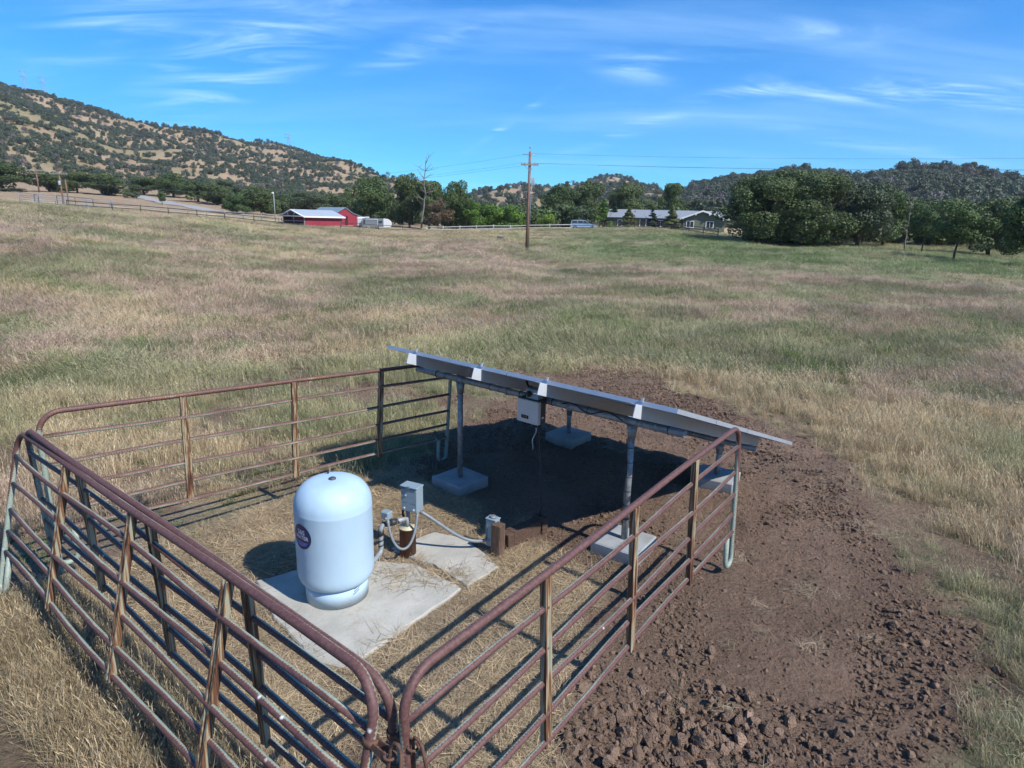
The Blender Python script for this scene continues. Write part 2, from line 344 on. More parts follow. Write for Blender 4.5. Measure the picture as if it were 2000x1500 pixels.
def dirty(name, zspan, dirt, streak=0.0):
    # splashed mud towards the base and blotchy stains on top of the mottled surface
    m = MAT[name]; nt = m.node_tree; b = nt.nodes['Principled BSDF']; src = b.inputs['Base Color'].links[0].from_socket
    t = nnode(nt, 'ShaderNodeTexCoord'); g = nnode(nt, 'ShaderNodeNewGeometry'); sx = nnode(nt, 'ShaderNodeSeparateXYZ'); nt.links.new(g.outputs['Position'], sx.inputs[0])
    nz = nnode(nt, 'ShaderNodeTexNoise', Scale=6., Detail=8, Roughness=.7); nt.links.new(g.outputs['Position'], nz.inputs['Vector'])
    mr = nnode(nt, 'ShaderNodeMapRange'); mr.inputs[1].default_value = zspan[0]; mr.inputs[2].default_value = zspan[1]; mr.inputs[3].default_value = .75; mr.inputs[4].default_value = 0.0; nt.links.new(sx.outputs['Z'], mr.inputs[0])
    bl_ = nnode(nt, 'ShaderNodeMapRange'); bl_.inputs[1].default_value = .52; bl_.inputs[2].default_value = .75; bl_.inputs[4].default_value = .55+streak; nt.links.new(nz.outputs['Fac'], bl_.inputs[0])
    ml = nnode(nt, 'ShaderNodeMath', operation='MULTIPLY'); nt.links.new(mr.outputs[0], ml.inputs[0]); mm = nnode(nt, 'ShaderNodeMath', operation='MULTIPLY'); nt.links.new(nz.outputs['Fac'], mm.inputs[0]); mm.inputs[1].default_value = 1.7; nt.links.new(mm.outputs[0], ml.inputs[1])
    mx_ = nnode(nt, 'ShaderNodeMath', operation='MAXIMUM'); nt.links.new(ml.outputs[0], mx_.inputs[0]); nt.links.new(bl_.outputs[0], mx_.inputs[1]); mx_.use_clamp = True
    mc = nnode(nt, 'ShaderNodeMixRGB'); mc.inputs[2].default_value = rgba(dirt); nt.links.new(mx_.outputs[0], mc.inputs[0]); nt.links.new(src, mc.inputs[1]); nt.links.new(mc.outputs[0], b.inputs['Base Color'])
dirty('concrete', (-.05, .03), (.24, .185, .13)); dirty('footing', (.0, .12), (.15, .115, .09)); dirty('tank', (.04, .14), (.30, .29, .25), -.42)

def foliage(name, ca, cb, trans=.22):
    m, nt, b = new_mat(name)
    at_ = nnode(nt, 'ShaderNodeAttribute', attribute_name='br')
    oi = nnode(nt, 'ShaderNodeObjectInfo')
    ad = nnode(nt, 'ShaderNodeMath', operation='MULTIPLY_ADD'); ad.inputs[1].default_value = .75
    nt.links.new(at_.outputs['Fac'], ad.inputs[0])
    m2 = nnode(nt, 'ShaderNodeMath', operation='MULTIPLY'); m2.inputs[1].default_value = .25; nt.links.new(oi.outputs['Random'], m2.inputs[0])
    nt.links.new(m2.outputs[0], ad.inputs[2])
    rp = ramp(nt, [(.05, ca), (.95, cb)]); nt.links.new(ad.outputs[0], rp.inputs[0])
    nt.links.new(rp.outputs[0], b.inputs['Base Color']); b.inputs['Roughness'].default_value = .6
    b.inputs['Specular IOR Level'].default_value = .3
    tr = nnode(nt, 'ShaderNodeBsdfTranslucent'); nt.links.new(rp.outputs[0], tr.inputs['Color'])
    mx = nnode(nt, 'ShaderNodeMixShader'); mx.inputs[0].default_value = trans
    nt.links.new(b.outputs[0], mx.inputs[1]); nt.links.new(tr.outputs[0], mx.inputs[2])
    nt.links.new(mx.outputs[0], nt.nodes['Material Output'].inputs['Surface'])
    return m
MAT['oak'] = foliage('oak_leaves', (.044, .068, .026), (.125, .165, .060))
MAT['oak_grey'] = foliage('grey_oak_leaves', (.048, .070, .038), (.13, .16, .088))
MAT['oak_mid'] = foliage('green_oak_leaves', (.040, .072, .024), (.115, .165, .052))
MAT['bright'] = foliage('bright_green_leaves', (.06, .12, .02), (.17, .29, .045), .3)
MAT['lime'] = foliage('lime_leaves', (.10, .17, .02), (.24, .34, .05), .3)
MAT['olive'] = foliage('olive_green_leaves', (.07, .085, .03), (.19, .21, .08))
MAT['conifer'] = foliage('conifer_needles', (.018, .036, .018), (.05, .08, .035), .1)
MAT['brownleaf'] = foliage('brown_twigs', (.085, .060, .035), (.19, .14, .085))
MAT['hilltree'] = foliage('hillside_oak_leaves', (.050, .068, .044), (.115, .140, .085), .15)
MAT['greytwig'] = foliage('bare_grey_twigs', (.11, .10, .095), (.20, .18, .17), .1)

def grass_mat(name):
    m, nt, b = new_mat(name)
    ti = nnode(nt, 'ShaderNodeAttribute', attribute_name='tint', attribute_type='INSTANCER')
    br = nnode(nt, 'ShaderNodeAttribute', attribute_name='br')
    mr = nnode(nt, 'ShaderNodeMapRange'); mr.inputs[3].default_value = .62; mr.inputs[4].default_value = 1.42
    nt.links.new(br.outputs['Fac'], mr.inputs[0])
    mu = nnode(nt, 'ShaderNodeVectorMath', operation='SCALE'); nt.links.new(ti.outputs['Color'], mu.inputs[0]); nt.links.new(mr.outputs[0], mu.inputs['Scale'])
    nt.links.new(mu.outputs[0], b.inputs['Base Color']); b.inputs['Roughness'].default_value = .65; b.inputs['Specular IOR Level'].default_value = .25
    tr = nnode(nt, 'ShaderNodeBsdfTranslucent'); nt.links.new(mu.outputs[0], tr.inputs['Color'])
    mx = nnode(nt, 'ShaderNodeMixShader'); mx.inputs[0].default_value = .3
    nt.links.new(b.outputs[0], mx.inputs[1]); nt.links.new(tr.outputs[0], mx.inputs[2])
    nt.links.new(mx.outputs[0], nt.nodes['Material Output'].inputs['Surface'])
    return m
MAT['grass'] = grass_mat('grass_blades')
def clod_mat():
    m, nt, b = new_mat('soil_clod')
    ti = nnode(nt, 'ShaderNodeAttribute', attribute_name='tint', attribute_type='INSTANCER')
    t = nnode(nt, 'ShaderNodeTexCoord'); nz = nnode(nt, 'ShaderNodeTexNoise', Scale=5., Detail=8); nt.links.new(t.outputs['Object'], nz.inputs['Vector'])
    mr = nnode(nt, 'ShaderNodeMapRange'); mr.inputs[3].default_value = .7; mr.inputs[4].default_value = 1.35; nt.links.new(nz.outputs['Fac'], mr.inputs[0])
    mu = nnode(nt, 'ShaderNodeVectorMath', operation='SCALE'); nt.links.new(ti.outputs['Color'], mu.inputs[0]); nt.links.new(mr.outputs[0], mu.inputs['Scale'])
    nt.links.new(mu.outputs[0], b.inputs['Base Color']); b.inputs['Roughness'].default_value = .95; b.inputs['Specular IOR Level'].default_value = .2
    bp = nnode(nt, 'ShaderNodeBump', Strength=.6, Distance=.15); nt.links.new(nz.outputs['Fac'], bp.inputs['Height']); nt.links.new(bp.outputs[0], b.inputs['Normal'])
    return m
MAT['clod'] = clod_mat()
def ground_mat():
    m, nt, b = new_mat('earth_and_turf')
    at_ = nnode(nt, 'ShaderNodeAttribute', attribute_name='Col')
    g = nnode(nt, 'ShaderNodeNewGeometry')
    n1 = nnode(nt, 'ShaderNodeTexNoise', Scale=14., Detail=12, Roughness=.8); nt.links.new(g.outputs['Position'], n1.inputs['Vector'])
    n3 = nnode(nt, 'ShaderNodeTexNoise', Scale=.35, Detail=10, Roughness=.72); nt.links.new(g.outputs['Position'], n3.inputs['Vector'])
    mr = nnode(nt, 'ShaderNodeMapRange'); mr.inputs[1].default_value = .25; mr.inputs[2].default_value = .75; mr.inputs[3].default_value = .62; mr.inputs[4].default_value = 1.42
    nt.links.new(n1.outputs['Fac'], mr.inputs[0])
    mr3 = nnode(nt, 'ShaderNodeMapRange'); mr3.inputs[1].default_value = .25; mr3.inputs[2].default_value = .75; mr3.inputs[3].default_value = .80; mr3.inputs[4].default_value = 1.22
    nt.links.new(n3.outputs['Fac'], mr3.inputs[0])
    mm = nnode(nt, 'ShaderNodeMath', operation='MULTIPLY'); nt.links.new(mr.outputs[0], mm.inputs[0]); nt.links.new(mr3.outputs[0], mm.inputs[1])
    mu = nnode(nt, 'ShaderNodeVectorMath', operation='SCALE'); nt.links.new(at_.outputs['Color'], mu.inputs[0]); nt.links.new(mm.outputs[0], mu.inputs['Scale'])
    nt.links.new(mu.outputs[0], b.inputs['Base Color']); b.inputs['Roughness'].default_value = .95; b.inputs['Specular IOR Level'].default_value = .15
    n2 = nnode(nt, 'ShaderNodeTexNoise', Scale=22., Detail=10, Roughness=.7); nt.links.new(g.outputs['Position'], n2.inputs['Vector'])
    bp = nnode(nt, 'ShaderNodeBump', Strength=1.0, Distance=.12); nt.links.new(n2.outputs['Fac'], bp.inputs['Height']); nt.links.new(bp.outputs[0], b.inputs['Normal'])
    return m
MAT['ground'] = ground_mat()
def panel_mat(name, rust_bias):
    """old livestock tube: maroon rust, pale green paint left on the sheltered side, ribbed edge between them, bird droppings"""
    m, nt, b = new_mat(name); L = nt.links
    w = nnode(nt, 'ShaderNodeAttribute', attribute_name='weather'); ln = nnode(nt, 'ShaderNodeAttribute', attribute_name='along')
    g = nnode(nt, 'ShaderNodeNewGeometry')
    nz = nnode(nt, 'ShaderNodeTexNoise', Scale=3.5, Detail=6, Roughness=.65); L.new(g.outputs['Position'], nz.inputs['Vector'])
    nf = nnode(nt, 'ShaderNodeTexNoise', Scale=60., Detail=4, Roughness=.6); L.new(g.outputs['Position'], nf.inputs['Vector'])
    def mth(op, a, c=None, d=None):
        n = nnode(nt, 'ShaderNodeMath', operation=op)
        for i, v in enumerate((a, c, d)):
            if v is None: continue
            if isinstance(v, (int, float)): n.inputs[i].default_value = v
            else: L.new(v, n.inputs[i])
        return n.outputs[0]
    rib = mth('SINE', mth('MULTIPLY', ln.outputs['Fac'], 300.0))
    rib = mth('MULTIPLY', rib, mth('MULTIPLY', mth('SUBTRACT', nz.outputs['Fac'], .30), .55))
    v = mth('ADD', mth('ADD', w.outputs['Fac'], rib), mth('MULTIPLY', mth('SUBTRACT', nz.outputs['Fac'], .5), 1.3))
    v = mth('ADD', v, rust_bias)
    st = nnode(nt, 'ShaderNodeMapRange', interpolation_type='SMOOTHSTEP'); st.inputs[1].default_value = -.06; st.inputs[2].default_value = .06; L.new(v, st.inputs[0])
    edge = nnode(nt, 'ShaderNodeMapRange'); edge.inputs[1].default_value = .0; edge.inputs[2].default_value = .30; edge.inputs[3].default_value = 1.; edge.inputs[4].default_value = 0.
    L.new(mth('ABSOLUTE', v), edge.inputs[0])
    rust = ramp(nt, [(.25, (.066, .028, .026)), (.5, (.108, .050, .045)), (.75, (.16, .082, .070))]); L.new(nf.outputs['Fac'], rust.inputs[0])
    paint = ramp(nt, [(.3, (.19, .235, .195)), (.6, (.29, .345, .285)), (.8, (.33, .31, .225))]); L.new(nf.outputs['Fac'], paint.inputs[0])
    mx = nnode(nt, 'ShaderNodeMixRGB'); L.new(st.outputs[0], mx.inputs[0]); L.new(paint.outputs[0], mx.inputs[1]); L.new(rust.outputs[0], mx.inputs[2])
    och = nnode(nt, 'ShaderNodeMixRGB'); och.inputs[2].default_value = (.26, .125, .045, 1); L.new(mx.outputs[0], och.inputs[1])
    L.new(mth('MULTIPLY', mth('MULTIPLY', edge.outputs[0], nf.outputs['Fac']), .75), och.inputs[0])
    vo = nnode(nt, 'ShaderNodeTexVoronoi', Scale=4.2); L.new(g.outputs['Position'], vo.inputs['Vector'])
    sp_ = nnode(nt, 'ShaderNodeMapRange'); sp_.inputs[1].default_value = .055; sp_.inputs[2].default_value = .10; sp_.inputs[3].default_value = 1.; sp_.inputs[4].default_value = 0.
    L.new(mth('ADD', vo.outputs['Distance'], mth('MULTIPLY', nf.outputs['Fac'], .08)), sp_.inputs[0])
    wh = nnode(nt, 'ShaderNodeMixRGB'); wh.inputs[2].default_value = (.72, .72, .68, 1); L.new(sp_.outputs[0], wh.inputs[0]); L.new(och.outputs[0], wh.inputs[1])
    L.new(wh.outputs[0], b.inputs['Base Color']); b.inputs['Roughness'].default_value = .62
    bp = nnode(nt, 'ShaderNodeBump', Strength=.25, Distance=.004); L.new(nf.outputs['Fac'], bp.inputs['Height']); L.new(bp.outputs[0], b.inputs['Normal'])
    return m
MAT['rail'] = panel_mat('panel_rail', .36)
MAT['frame'] = panel_mat('panel_frame', .62)
def upright_mat():
    m, nt, b = new_mat('panel_upright'); L = nt.links
    t = nnode(nt, 'ShaderNodeTexCoord'); mp = nnode(nt, 'ShaderNodeMapping', Scale=(46, 46, 1.6)); L.new(t.outputs['Object'], mp.inputs[0])
    nz = nnode(nt, 'ShaderNodeTexNoise', Scale=1., Detail=5, Roughness=.6); L.new(mp.outputs[0], nz.inputs['Vector'])
    rp = ramp(nt, [(.32, (.030, .017, .013)), (.43, (.10, .040, .02)), (.50, (.19, .095, .042)), (.57, (.33, .28, .18)), (.66, (.24, .26, .20)), (.76, (.09, .038, .024)), (.86, (.05, .022, .018))])
    L.new(nz.outputs['Fac'], rp.inputs[0]); L.new(rp.outputs[0], b.inputs['Base Color']); b.inputs['Roughness'].default_value = .75
    return m
MAT['upright'] = upright_mat()


# ------------------------------------------------------------------ mesh builder
class MB:
    def __init__(s): s.v = []; s.f = []; s.mi = []; s.sm = []; s.at = {}
    def add(s, vs, fs, mi=0, smooth=False, **attr):
        o = len(s.v); s.v += [tuple(p) for p in vs]; s.f += [tuple(i+o for i in f) for f in fs]
        s.mi += [mi]*len(fs); s.sm += [smooth]*len(fs)
        for k, a in attr.items(): s.at.setdefault(k, {})[o] = a
        return s
    def box(s, c, size, rot=None, mi=0, bev=0.0):
        x, y, z = (d/2 for d in size)
        if bev:
            b = min(bev, x*.9, y*.9, z*.9); P = []
            for sx in (-1, 1):
                for sy in (-1, 1):
                    for sz in (-1, 1):
                        P += [(sx*(x-b), sy*(y-b), sz*z), (sx*(x-b), sy*y, sz*(z-b)), (sx*x, sy*(y-b), sz*(z-b))]
            bm = bmesh.new(); [bm.verts.new(p) for p in P]; bmesh.ops.convex_hull(bm, input=bm.verts)
            bm.verts.index_update(); V = [v.co.copy() for v in bm.verts]; Fc = [[v.index for v in f.verts] for f in bm.faces]; bm.free()
        else:
            V = [Vector((sx*x, sy*y, sz*z)) for sx in (-1, 1) for sy in (-1, 1) for sz in (-1, 1)]
            Fc = [(0, 1, 3, 2), (4, 6, 7, 5), (0, 4, 5, 1), (2, 3, 7, 6), (0, 2, 6, 4), (1, 5, 7, 3)]
        if rot is not None: V = [rot @ v for v in V]
        c = Vector(c); return s.add([v+c for v in V], Fc, mi)
    def tube(s, pts, r, n=10, mi=0, cap=True, wdir=None, wz=0.0, smooth=True):
        pts = [Vector(p) for p in pts]; N = len(pts); rs = r if isinstance(r, (list, tuple)) else [r]*N
        T = []
        for i in range(N):
            a = pts[max(i-1, 0)]; b = pts[min(i+1, N-1)]; T.append((b-a).normalized())
        ref = Vector((0, 0, 1)) if abs(T[0].z) < .9 else Vector((1, 0, 0))
        U = (ref - T[0]*ref.dot(T[0])).normalized(); V = []; W = []; A = []; ln = 0
        for i in range(N):
            if i: ln += (pts[i]-pts[i-1]).length
            U = (U - T[i]*U.dot(T[i])).normalized(); B = T[i].cross(U)
            for k in range(n):
                a = 2*math.pi*k/n; d = U*math.cos(a)+B*math.sin(a); V.append(pts[i]+d*rs[i])
                W.append((d.dot(wdir) + wz*d.z) if wdir is not None else 0.); A.append(ln)
        Fc = [(i*n+k, i*n+(k+1) % n, (i+1)*n+(k+1) % n, (i+1)*n+k) for i in range(N-1) for k in range(n)]
        o = len(s.v); s.add(V, Fc, mi, smooth, weather=W, along=A)
        if cap: s.f += [tuple(o+k for k in reversed(range(n))), tuple(o+(N-1)*n+k for k in range(n))]; s.mi += [mi]*2; s.sm += [False]*2
        return s
    def lathe(s, prof, c, n=48, mi=0, smooth=True):
        c = Vector(c); V = []; Fc = []
        for r, z in prof:
            for k in range(n):
                a = 2*math.pi*k/n; V.append(c+Vector((r*math.cos(a), r*math.sin(a), z)))
        for i in range(len(prof)-1):
            for k in range(n): Fc.append((i*n+k, i*n+(k+1) % n, (i+1)*n+(k+1) % n, (i+1)*n+k))
        Fc.append(tuple(range((len(prof)-1)*n, len(prof)*n))); Fc.append(tuple(reversed(range(n))))
        return s.add(V, Fc, mi, smooth)
    def prism(s, poly, z0, z1, mi=0):
        n = len(poly); V = [(x, y, z0) for x, y in poly]+[(x, y, z1) for x, y in poly]
        Fc = [tuple(reversed(range(n))), tuple(range(n, 2*n))]+[(i, (i+1) % n, n+(i+1) % n, n+i) for i in range(n)]
        return s.add(V, Fc, mi)
    def mesh(s, name, mats, off=Vector((0, 0, 0))):
        me = bpy.data.meshes.new(name)
        me.from_pydata([(p[0]-off[0], p[1]-off[1], p[2]-off[2]) for p in s.v], [], s.f)
        for m in (mats if isinstance(mats, (list, tuple)) else [mats]): me.materials.append(MAT[m])
        me.polygons.foreach_set('material_index', s.mi); me.polygons.foreach_set('use_smooth', s.sm)
        for k, d in s.at.items():
            arr = np.zeros(len(s.v)); 
            for o, a in d.items(): arr[o:o+len(a)] = a
            at_ = me.attributes.new(k, 'FLOAT', 'POINT'); at_.data.foreach_set('value', arr.astype(np.float32))
        me.update(); return me
    def build(s, name, mats, parent=None, base=None):
        """parent given: verts are world coordinates, stored relative to the parent's location"""
        off = Vector(parent['_o']) if parent is not None and '_o' in parent else (Vector(base) if base is not None else Vector((0, 0, 0)))
        me = s.mesh(name, mats, off); o = bpy.data.objects.new(name, me); COL.objects.link(o)
        if parent is not None:
            o.parent = parent
            if parent.type == 'MESH': pass
            o['_o'] = tuple(off)
        else: o.location = off; o['_o'] = tuple(off)
        return o
ALL_TMP = []
def thing(name, label, cat, loc=(0, 0, 0), group=None, rotz=0.0):
    o = bpy.data.objects.new(name, None); COL.objects.link(o); o.location = loc; o.rotation_euler = (0, 0, rotz)
    o.empty_display_size = .1
    o['label'] = label; o['category'] = cat; o['_o'] = tuple(loc) if rotz == 0 else (0., 0., 0.)
    if group: o['group'] = group
    return o
def local_thing(name, label, cat, loc, rotz=0.0, group=None):
    o = thing(name, label, cat, loc, group, rotz); o['_o'] = (0., 0., 0.); return o
def tag(o, label, cat, group=None):
    o['label'] = label; o['category'] = cat
    if group: o['group'] = group
    return o
def structure(o): o['kind'] = 'structure'; return o
def inst(name, me, parent, loc, rot=None, scale=None):
    o = bpy.data.objects.new(name, me); COL.objects.link(o); o.parent = parent; o.location = loc
    if rot is not None: o.rotation_euler = rot
    if scale is not None: o.scale = scale
    return o
def bez(p0, p1, p2, p3, n=16):
    P = [Vector(p) for p in (p0, p1, p2, p3)]; R = []
    for i in range(n+1):
        t = i/n; R.append(P[0]*(1-t)**3+P[1]*3*t*(1-t)**2+P[2]*3*t*t*(1-t)+P[3]*t**3)
    return R
def sagline(a, b, sag, n=24):
    a = Vector(a); b = Vector(b); return [a.lerp(b, i/n) - Vector((0, 0, sag*4*(i/n)*(1-i/n))) for i in range(n+1)]

# ------------------------------------------------------------------ ground sheet
def build_ground():
    az = np.concatenate([np.linspace(-math.pi, -.93, 60)[:-1], np.linspace(-.93, .93, 540), np.linspace(.93, math.pi, 60)[1:]])
    rs = [.5]
    while rs[-1] < 70: rs.append(rs[-1]*1.0155)
    while rs[-1] < 2600: rs.append(rs[-1]*1.03)
    rs = np.array(rs); na, nr = len(az), len(rs)
    X = np.outer(rs, np.sin(az)); Y = np.outer(rs, np.cos(az)); Zz = Zg(X, Y)
    V = np.stack([X, Y, Zz], -1).reshape(-1, 3)
    V = np.vstack([V, [[0, 0, float(Zz[0].mean())]]])
    i = np.arange(nr-1)[:, None]*na; k = np.arange(na)[None, :]; k2 = (k+1) % na
    quad = np.stack([i+k, i+na+k, i+na+k2, i+k2], -1).reshape(-1, 4)
    quad = quad[:, ::-1]
    tri = np.stack([np.full(na, len(V)-1), (np.arange(na)+1) % na, np.arange(na)], -1)
    tri = tri[:, ::-1]
    me = bpy.data.meshes.new('ground'); nq = len(quad); nt_ = len(tri)
    me.vertices.add(len(V)); me.vertices.foreach_set('co', V.astype(np.float32).ravel())
    me.loops.add(nq*4+nt_*3); me.loops.foreach_set('vertex_index', np.concatenate([quad.ravel(), tri.ravel()]).astype(np.int32))
    me.polygons.add(nq+nt_)
    me.polygons.foreach_set('loop_start', np.concatenate([np.arange(nq)*4, nq*4+np.arange(nt_)*3]).astype(np.int32))
    me.polygons.foreach_set('use_smooth', np.ones(nq+nt_, bool))
    me.update(calc_edges=True); me.validate()
    if me.polygons[0].normal.z < 0: me.flip_normals()
    col = np.ones((len(V), 4), np.float32); col[:, :3] = ground_col(V[:, 0], V[:, 1])
    a = me.attributes.new('Col', 'FLOAT_COLOR', 'POINT'); a.data.foreach_set('color', col.ravel())
    me.materials.append(MAT['ground'])
    o = bpy.data.objects.new('ground', me); COL.objects.link(o); structure(o); return o
build_ground()
# ------------------------------------------------------------------ livestock panels
RAILS_V = [1.155, .92, .70, .515, .34]
def panel(q, label, group, rust=0.0, wsign=-1, wz=-.42):
    x, y, phi, lean, L, z0, sl, k = q
    a = Vector((math.cos(phi), math.sin(phi), sl/L)); n = Vector((-math.sin(phi), math.cos(phi), 0))
    up = Vector((0, 0, 1))*math.cos(lean)+n*math.sin(lean); O = Vector((x, y, z0-sl/2))
    def P(u, v, w=0.0): return O + a*u + up*(v*k) + n*w
    wd = n*wsign
    t = thing('livestock_panel', label, 'fence panel', P(0, 0), group)
    H = 1.355; R = .17; r = .0225
    path = []
    def arc(cx, cv, r_, a0, a1, m=8):
        return [(cx+r_*math.cos(math.radians(a0+(a1-a0)*i/m)), cv+r_*math.sin(math.radians(a0+(a1-a0)*i/m))) for i in range(m+1)]
    path += [(.17, .34)] + arc(.135, .065, .035, 0, -90, 4)[0:] + arc(.035+.03, .065, .035, -90, -180, 4)
    path = [(.17, .34), (.17, .10)] + arc(.11, .085, .06, 0, -90, 4) + arc(.085, .085, .06, -90, -180, 4)
    path = [(p[0]-.025, p[1]) for p in path]
    path += [(0, .3), (0, .7)] + arc(R, H-R, R, 180, 90, 8) + [(L*i/8, H) for i in range(1, 8)] + arc(L-R, H-R, R, 90, 0, 8) + [(L, .7), (L, .3)]
    rf = arc(L-.06, .085, .06, 0, -90, 4) + arc(L-.085, .085, .06, -90, -180, 4) + [(L-.145, .10), (L-.145, .34)]
    path += rf
    ph = random.random()*6
    pts = [P(u, v, .006*math.sin(u*2.1+ph)) for u, v in path]
    m = MB(); m.tube(pts, r, 12, wdir=wd, wz=-.15)
    wv = m.at['weather'][0]
    for i, (pu, pv) in enumerate(path):
        dn = min(1.0, max(0.0, (H-.12-pv)/.13))*1.7
        for j in range(12): wv[i*12+j] -= dn
    m.build('tube_frame', 'frame', t)
    for v in RAILS_V:
        m = MB(); ph = random.random()*6; us = [L*i/14 for i in range(15)]; us[0] = .02; us[-1] = L-.02
        m.tube([P(u, v+.007*math.sin(u*1.7+ph), .011*math.sin(u*2.3+ph)) for u in us], .0175, 10, wdir=wd, wz=wz); m.build('rail', 'rail', t)
    for f in (.25, .5, .75):
        m = MB(); u = L*f; hw = .024; dp = .022
        prof = [(-hw*1.25, -dp), (-hw*.6, -dp*1.02), (-hw*.35, -dp*.72), (hw*.35, -dp*.72), (hw*.6, -dp*1.02), (hw*1.25, -dp), (hw, dp), (-hw, dp)]
        v0, v1 = .30, H-.012; V = [P(u+pu, v0, pw) for pu, pw in prof]+[P(u+pu, v1, pw) for pu, pw in prof]; N = len(prof)
        Fc = [(i, (i+1) % N, N+(i+1) % N, N+i) for i in range(N)]+[tuple(reversed(range(N))), tuple(range(N, 2*N))]
        m.add(V, Fc); m.build('upright', 'upright', t)
    return t, P
G = 'rusty tube livestock panels around the pen'
pr, PR = panel([-.366, 2.155, .921, .046, 4.109, .019, .092, 1.023], 'rusty six-rail livestock panel on the right, bordering the turned brown soil', G)
po, PO = panel([-4.348, 4.774, -.675, .233, 4.686, .045, .06, 1.035], 'outer of the two leaning rusty livestock panels at the left, nearest the camera', G)
pi_, PI_ = panel([-3.971, 4.957, -.65, -.035, 4.429, .042, -.14, .99], 'inner livestock panel standing just behind the outer one, beside the concrete slab', G)
pb, PB = panel([-3.91, 4.92, .824, -.084, 4.446, .062, -.218, 1.061], 'rear livestock panel behind the blue tank, its right end in the array shade', G, wsign=.42, wz=.55)

# pin latches at the near corner
def latch(P, u, v, side, label):
    base = P(u, v)
    t = thing('pin_latch', label, 'latch', base, 'rusty pin latches at the near corner of the pen')
    for dv in (0.0, -.16):
        m = MB(); c = P(u, v+dv); d = (P(u+.1*side, v+dv)-c).normalized(); n = (P(u, v+dv, .05)-c).normalized(); upv = (P(u, v+dv+.1)-c).normalized()
        R = Matrix((d, n, upv)).transposed()
        m.tube([c-upv*.014, c+upv*.014], .034, 12)
        for s in (-1, 1): m.box(c+d*.065+n*s*.016, (.085, .005, .028), R)
        ringc = c+d*.115
        m.tube([ringc+ (d*math.cos(a)+n*math.sin(a))*.022 for a in [i*math.pi/8 for i in range(17)]], .006, 6, cap=False)
        m.build('bracket', 'rusthook', t)
    m = MB(); c = P(u+.115*side, v+.03); upv = (P(u, v+.1)-P(u, v)).normalized(); d = (P(u+.1*side, v)-P(u, v)).normalized()
    m.tube([c-upv*.24, c, c+upv*.025+d*.012, c+upv*.03+d*.035, c+upv*.01+d*.055, c-upv*.13+d*.085], .008, 8); m.build('pin', 'rusthook', t)
    return t
latch(PO, 4.686, 1.12, 1, 'rusty pin latch on the near end of the outer leaning panel')
latch(PI_, 4.429, 1.10, 1, 'rusty pin latch joining the inner panel to the right panel')

# ------------------------------------------------------------------ concrete slabs
def slab(poly, z0, z1, name, label, seed):
    rr = random.Random(seed); out_ = []
    P = [Vector((x, y, 0)) for x, y in poly]
    for i in range(len(P)):
        a, b = P[i], P[(i+1) % len(P)]; n = max(2, int((b-a).length/.09))
        for k in range(n):
            p = a.lerp(b, k/n); out_.append((p.x+rr.uniform(-.012, .012), p.y+rr.uniform(-.012, .012)))
    ce = Vector((sum(p[0] for p in out_)/len(out_), sum(p[1] for p in out_)/len(out_), 0)); n = len(out_)
    m = MB(); ins = [(ce.x+(x-ce.x)*.985, ce.y+(y-ce.y)*.985) for x, y in out_]
    V = [(x, y, z0) for x, y in out_]+[(x, y, z1-.012) for x, y in out_]+[(x, y, z1) for x, y in ins]
    Fc = [(i, (i+1) % n, n+(i+1) % n, n+i) for i in range(n)]+[(n+i, n+(i+1) % n, 2*n+(i+1) % n, 2*n+i) for i in range(n)]+[tuple(range(2*n, 3*n)), tuple(reversed(range(n)))]
    m.add(V, Fc); o = m.build(name, 'concrete', base=(ce.x, ce.y, 0)); tag(o, label, 'slab', 'concrete slabs in the pen'); return o
slab(SLAB_A, -.1, .03, 'concrete_slab', 'larger pale concrete slab under the blue pressure tank', 1)
slab(SLAB_B, -.1, .022, 'concrete_slab', 'smaller concrete slab around the rusty well casing, with cracked edge', 2)

# ------------------------------------------------------------------ pressure tank
TK = Vector((-1.47, 4.856, .03)); TR = .318
tank = thing('pressure_tank', 'pale blue steel water pressure tank with round dark blue decal', 'tank', TK)
m = MB(); m.lathe([(.262, 0), (.262, .185)], TK, 64); sk = m.build('base_skirt', 'tank', tank)
prof = [(.262, .165), (.285, .18), (.303, .205), (.313, .235), (TR, .275), (TR, .27+.0)]
prof = [(.262, .165), (.286, .178), (.303, .203), (.313, .236), (TR, .28), (TR, .825), (TR+.001, .83), (TR+.001, .84), (TR, .845)]
for i in range(1, 15):
    a = math.radians(90*i/14); prof.append((TR*math.cos(a)**.62 if i < 14 else .004, .845+.225*math.sin(a)))
m = MB(); m.lathe(prof, TK, 72); m.build('tank_body', 'tank', tank)
camdir = math.atan2(-TK.y, -TK.x)
m = MB()
for k in range(3):
    zz = .10+.022*k
    for i in range(8):
        a0 = camdir+math.radians(28+k*1.2)+i*.03; a1 = a0+.031
        V = [TK+Vector((.2632*math.cos(a), .2632*math.sin(a), zz+dz+i*.003)) for a, dz in ((a0, 0), (a1, .003), (a1, .011), (a0, .008))]
        m.add(V, [(0, 1, 2, 3)])
m.build('vent_slot', 'invside', tank)
m = MB(); m.lathe([(.03, 0), (.03, .012), (.018, .02)], TK+Vector((.01, -.02, 1.066)), 20); m.build('top_plug', 'invside', tank)
m = MB(); m.lathe([(.016, 0), (.016, .012), (.007, .014), (.007, .04), (.010, .04), (.010, .052)], TK+Vector((-.06, .10, 1.04)), 14); m.build('air_valve', 'black', tank)
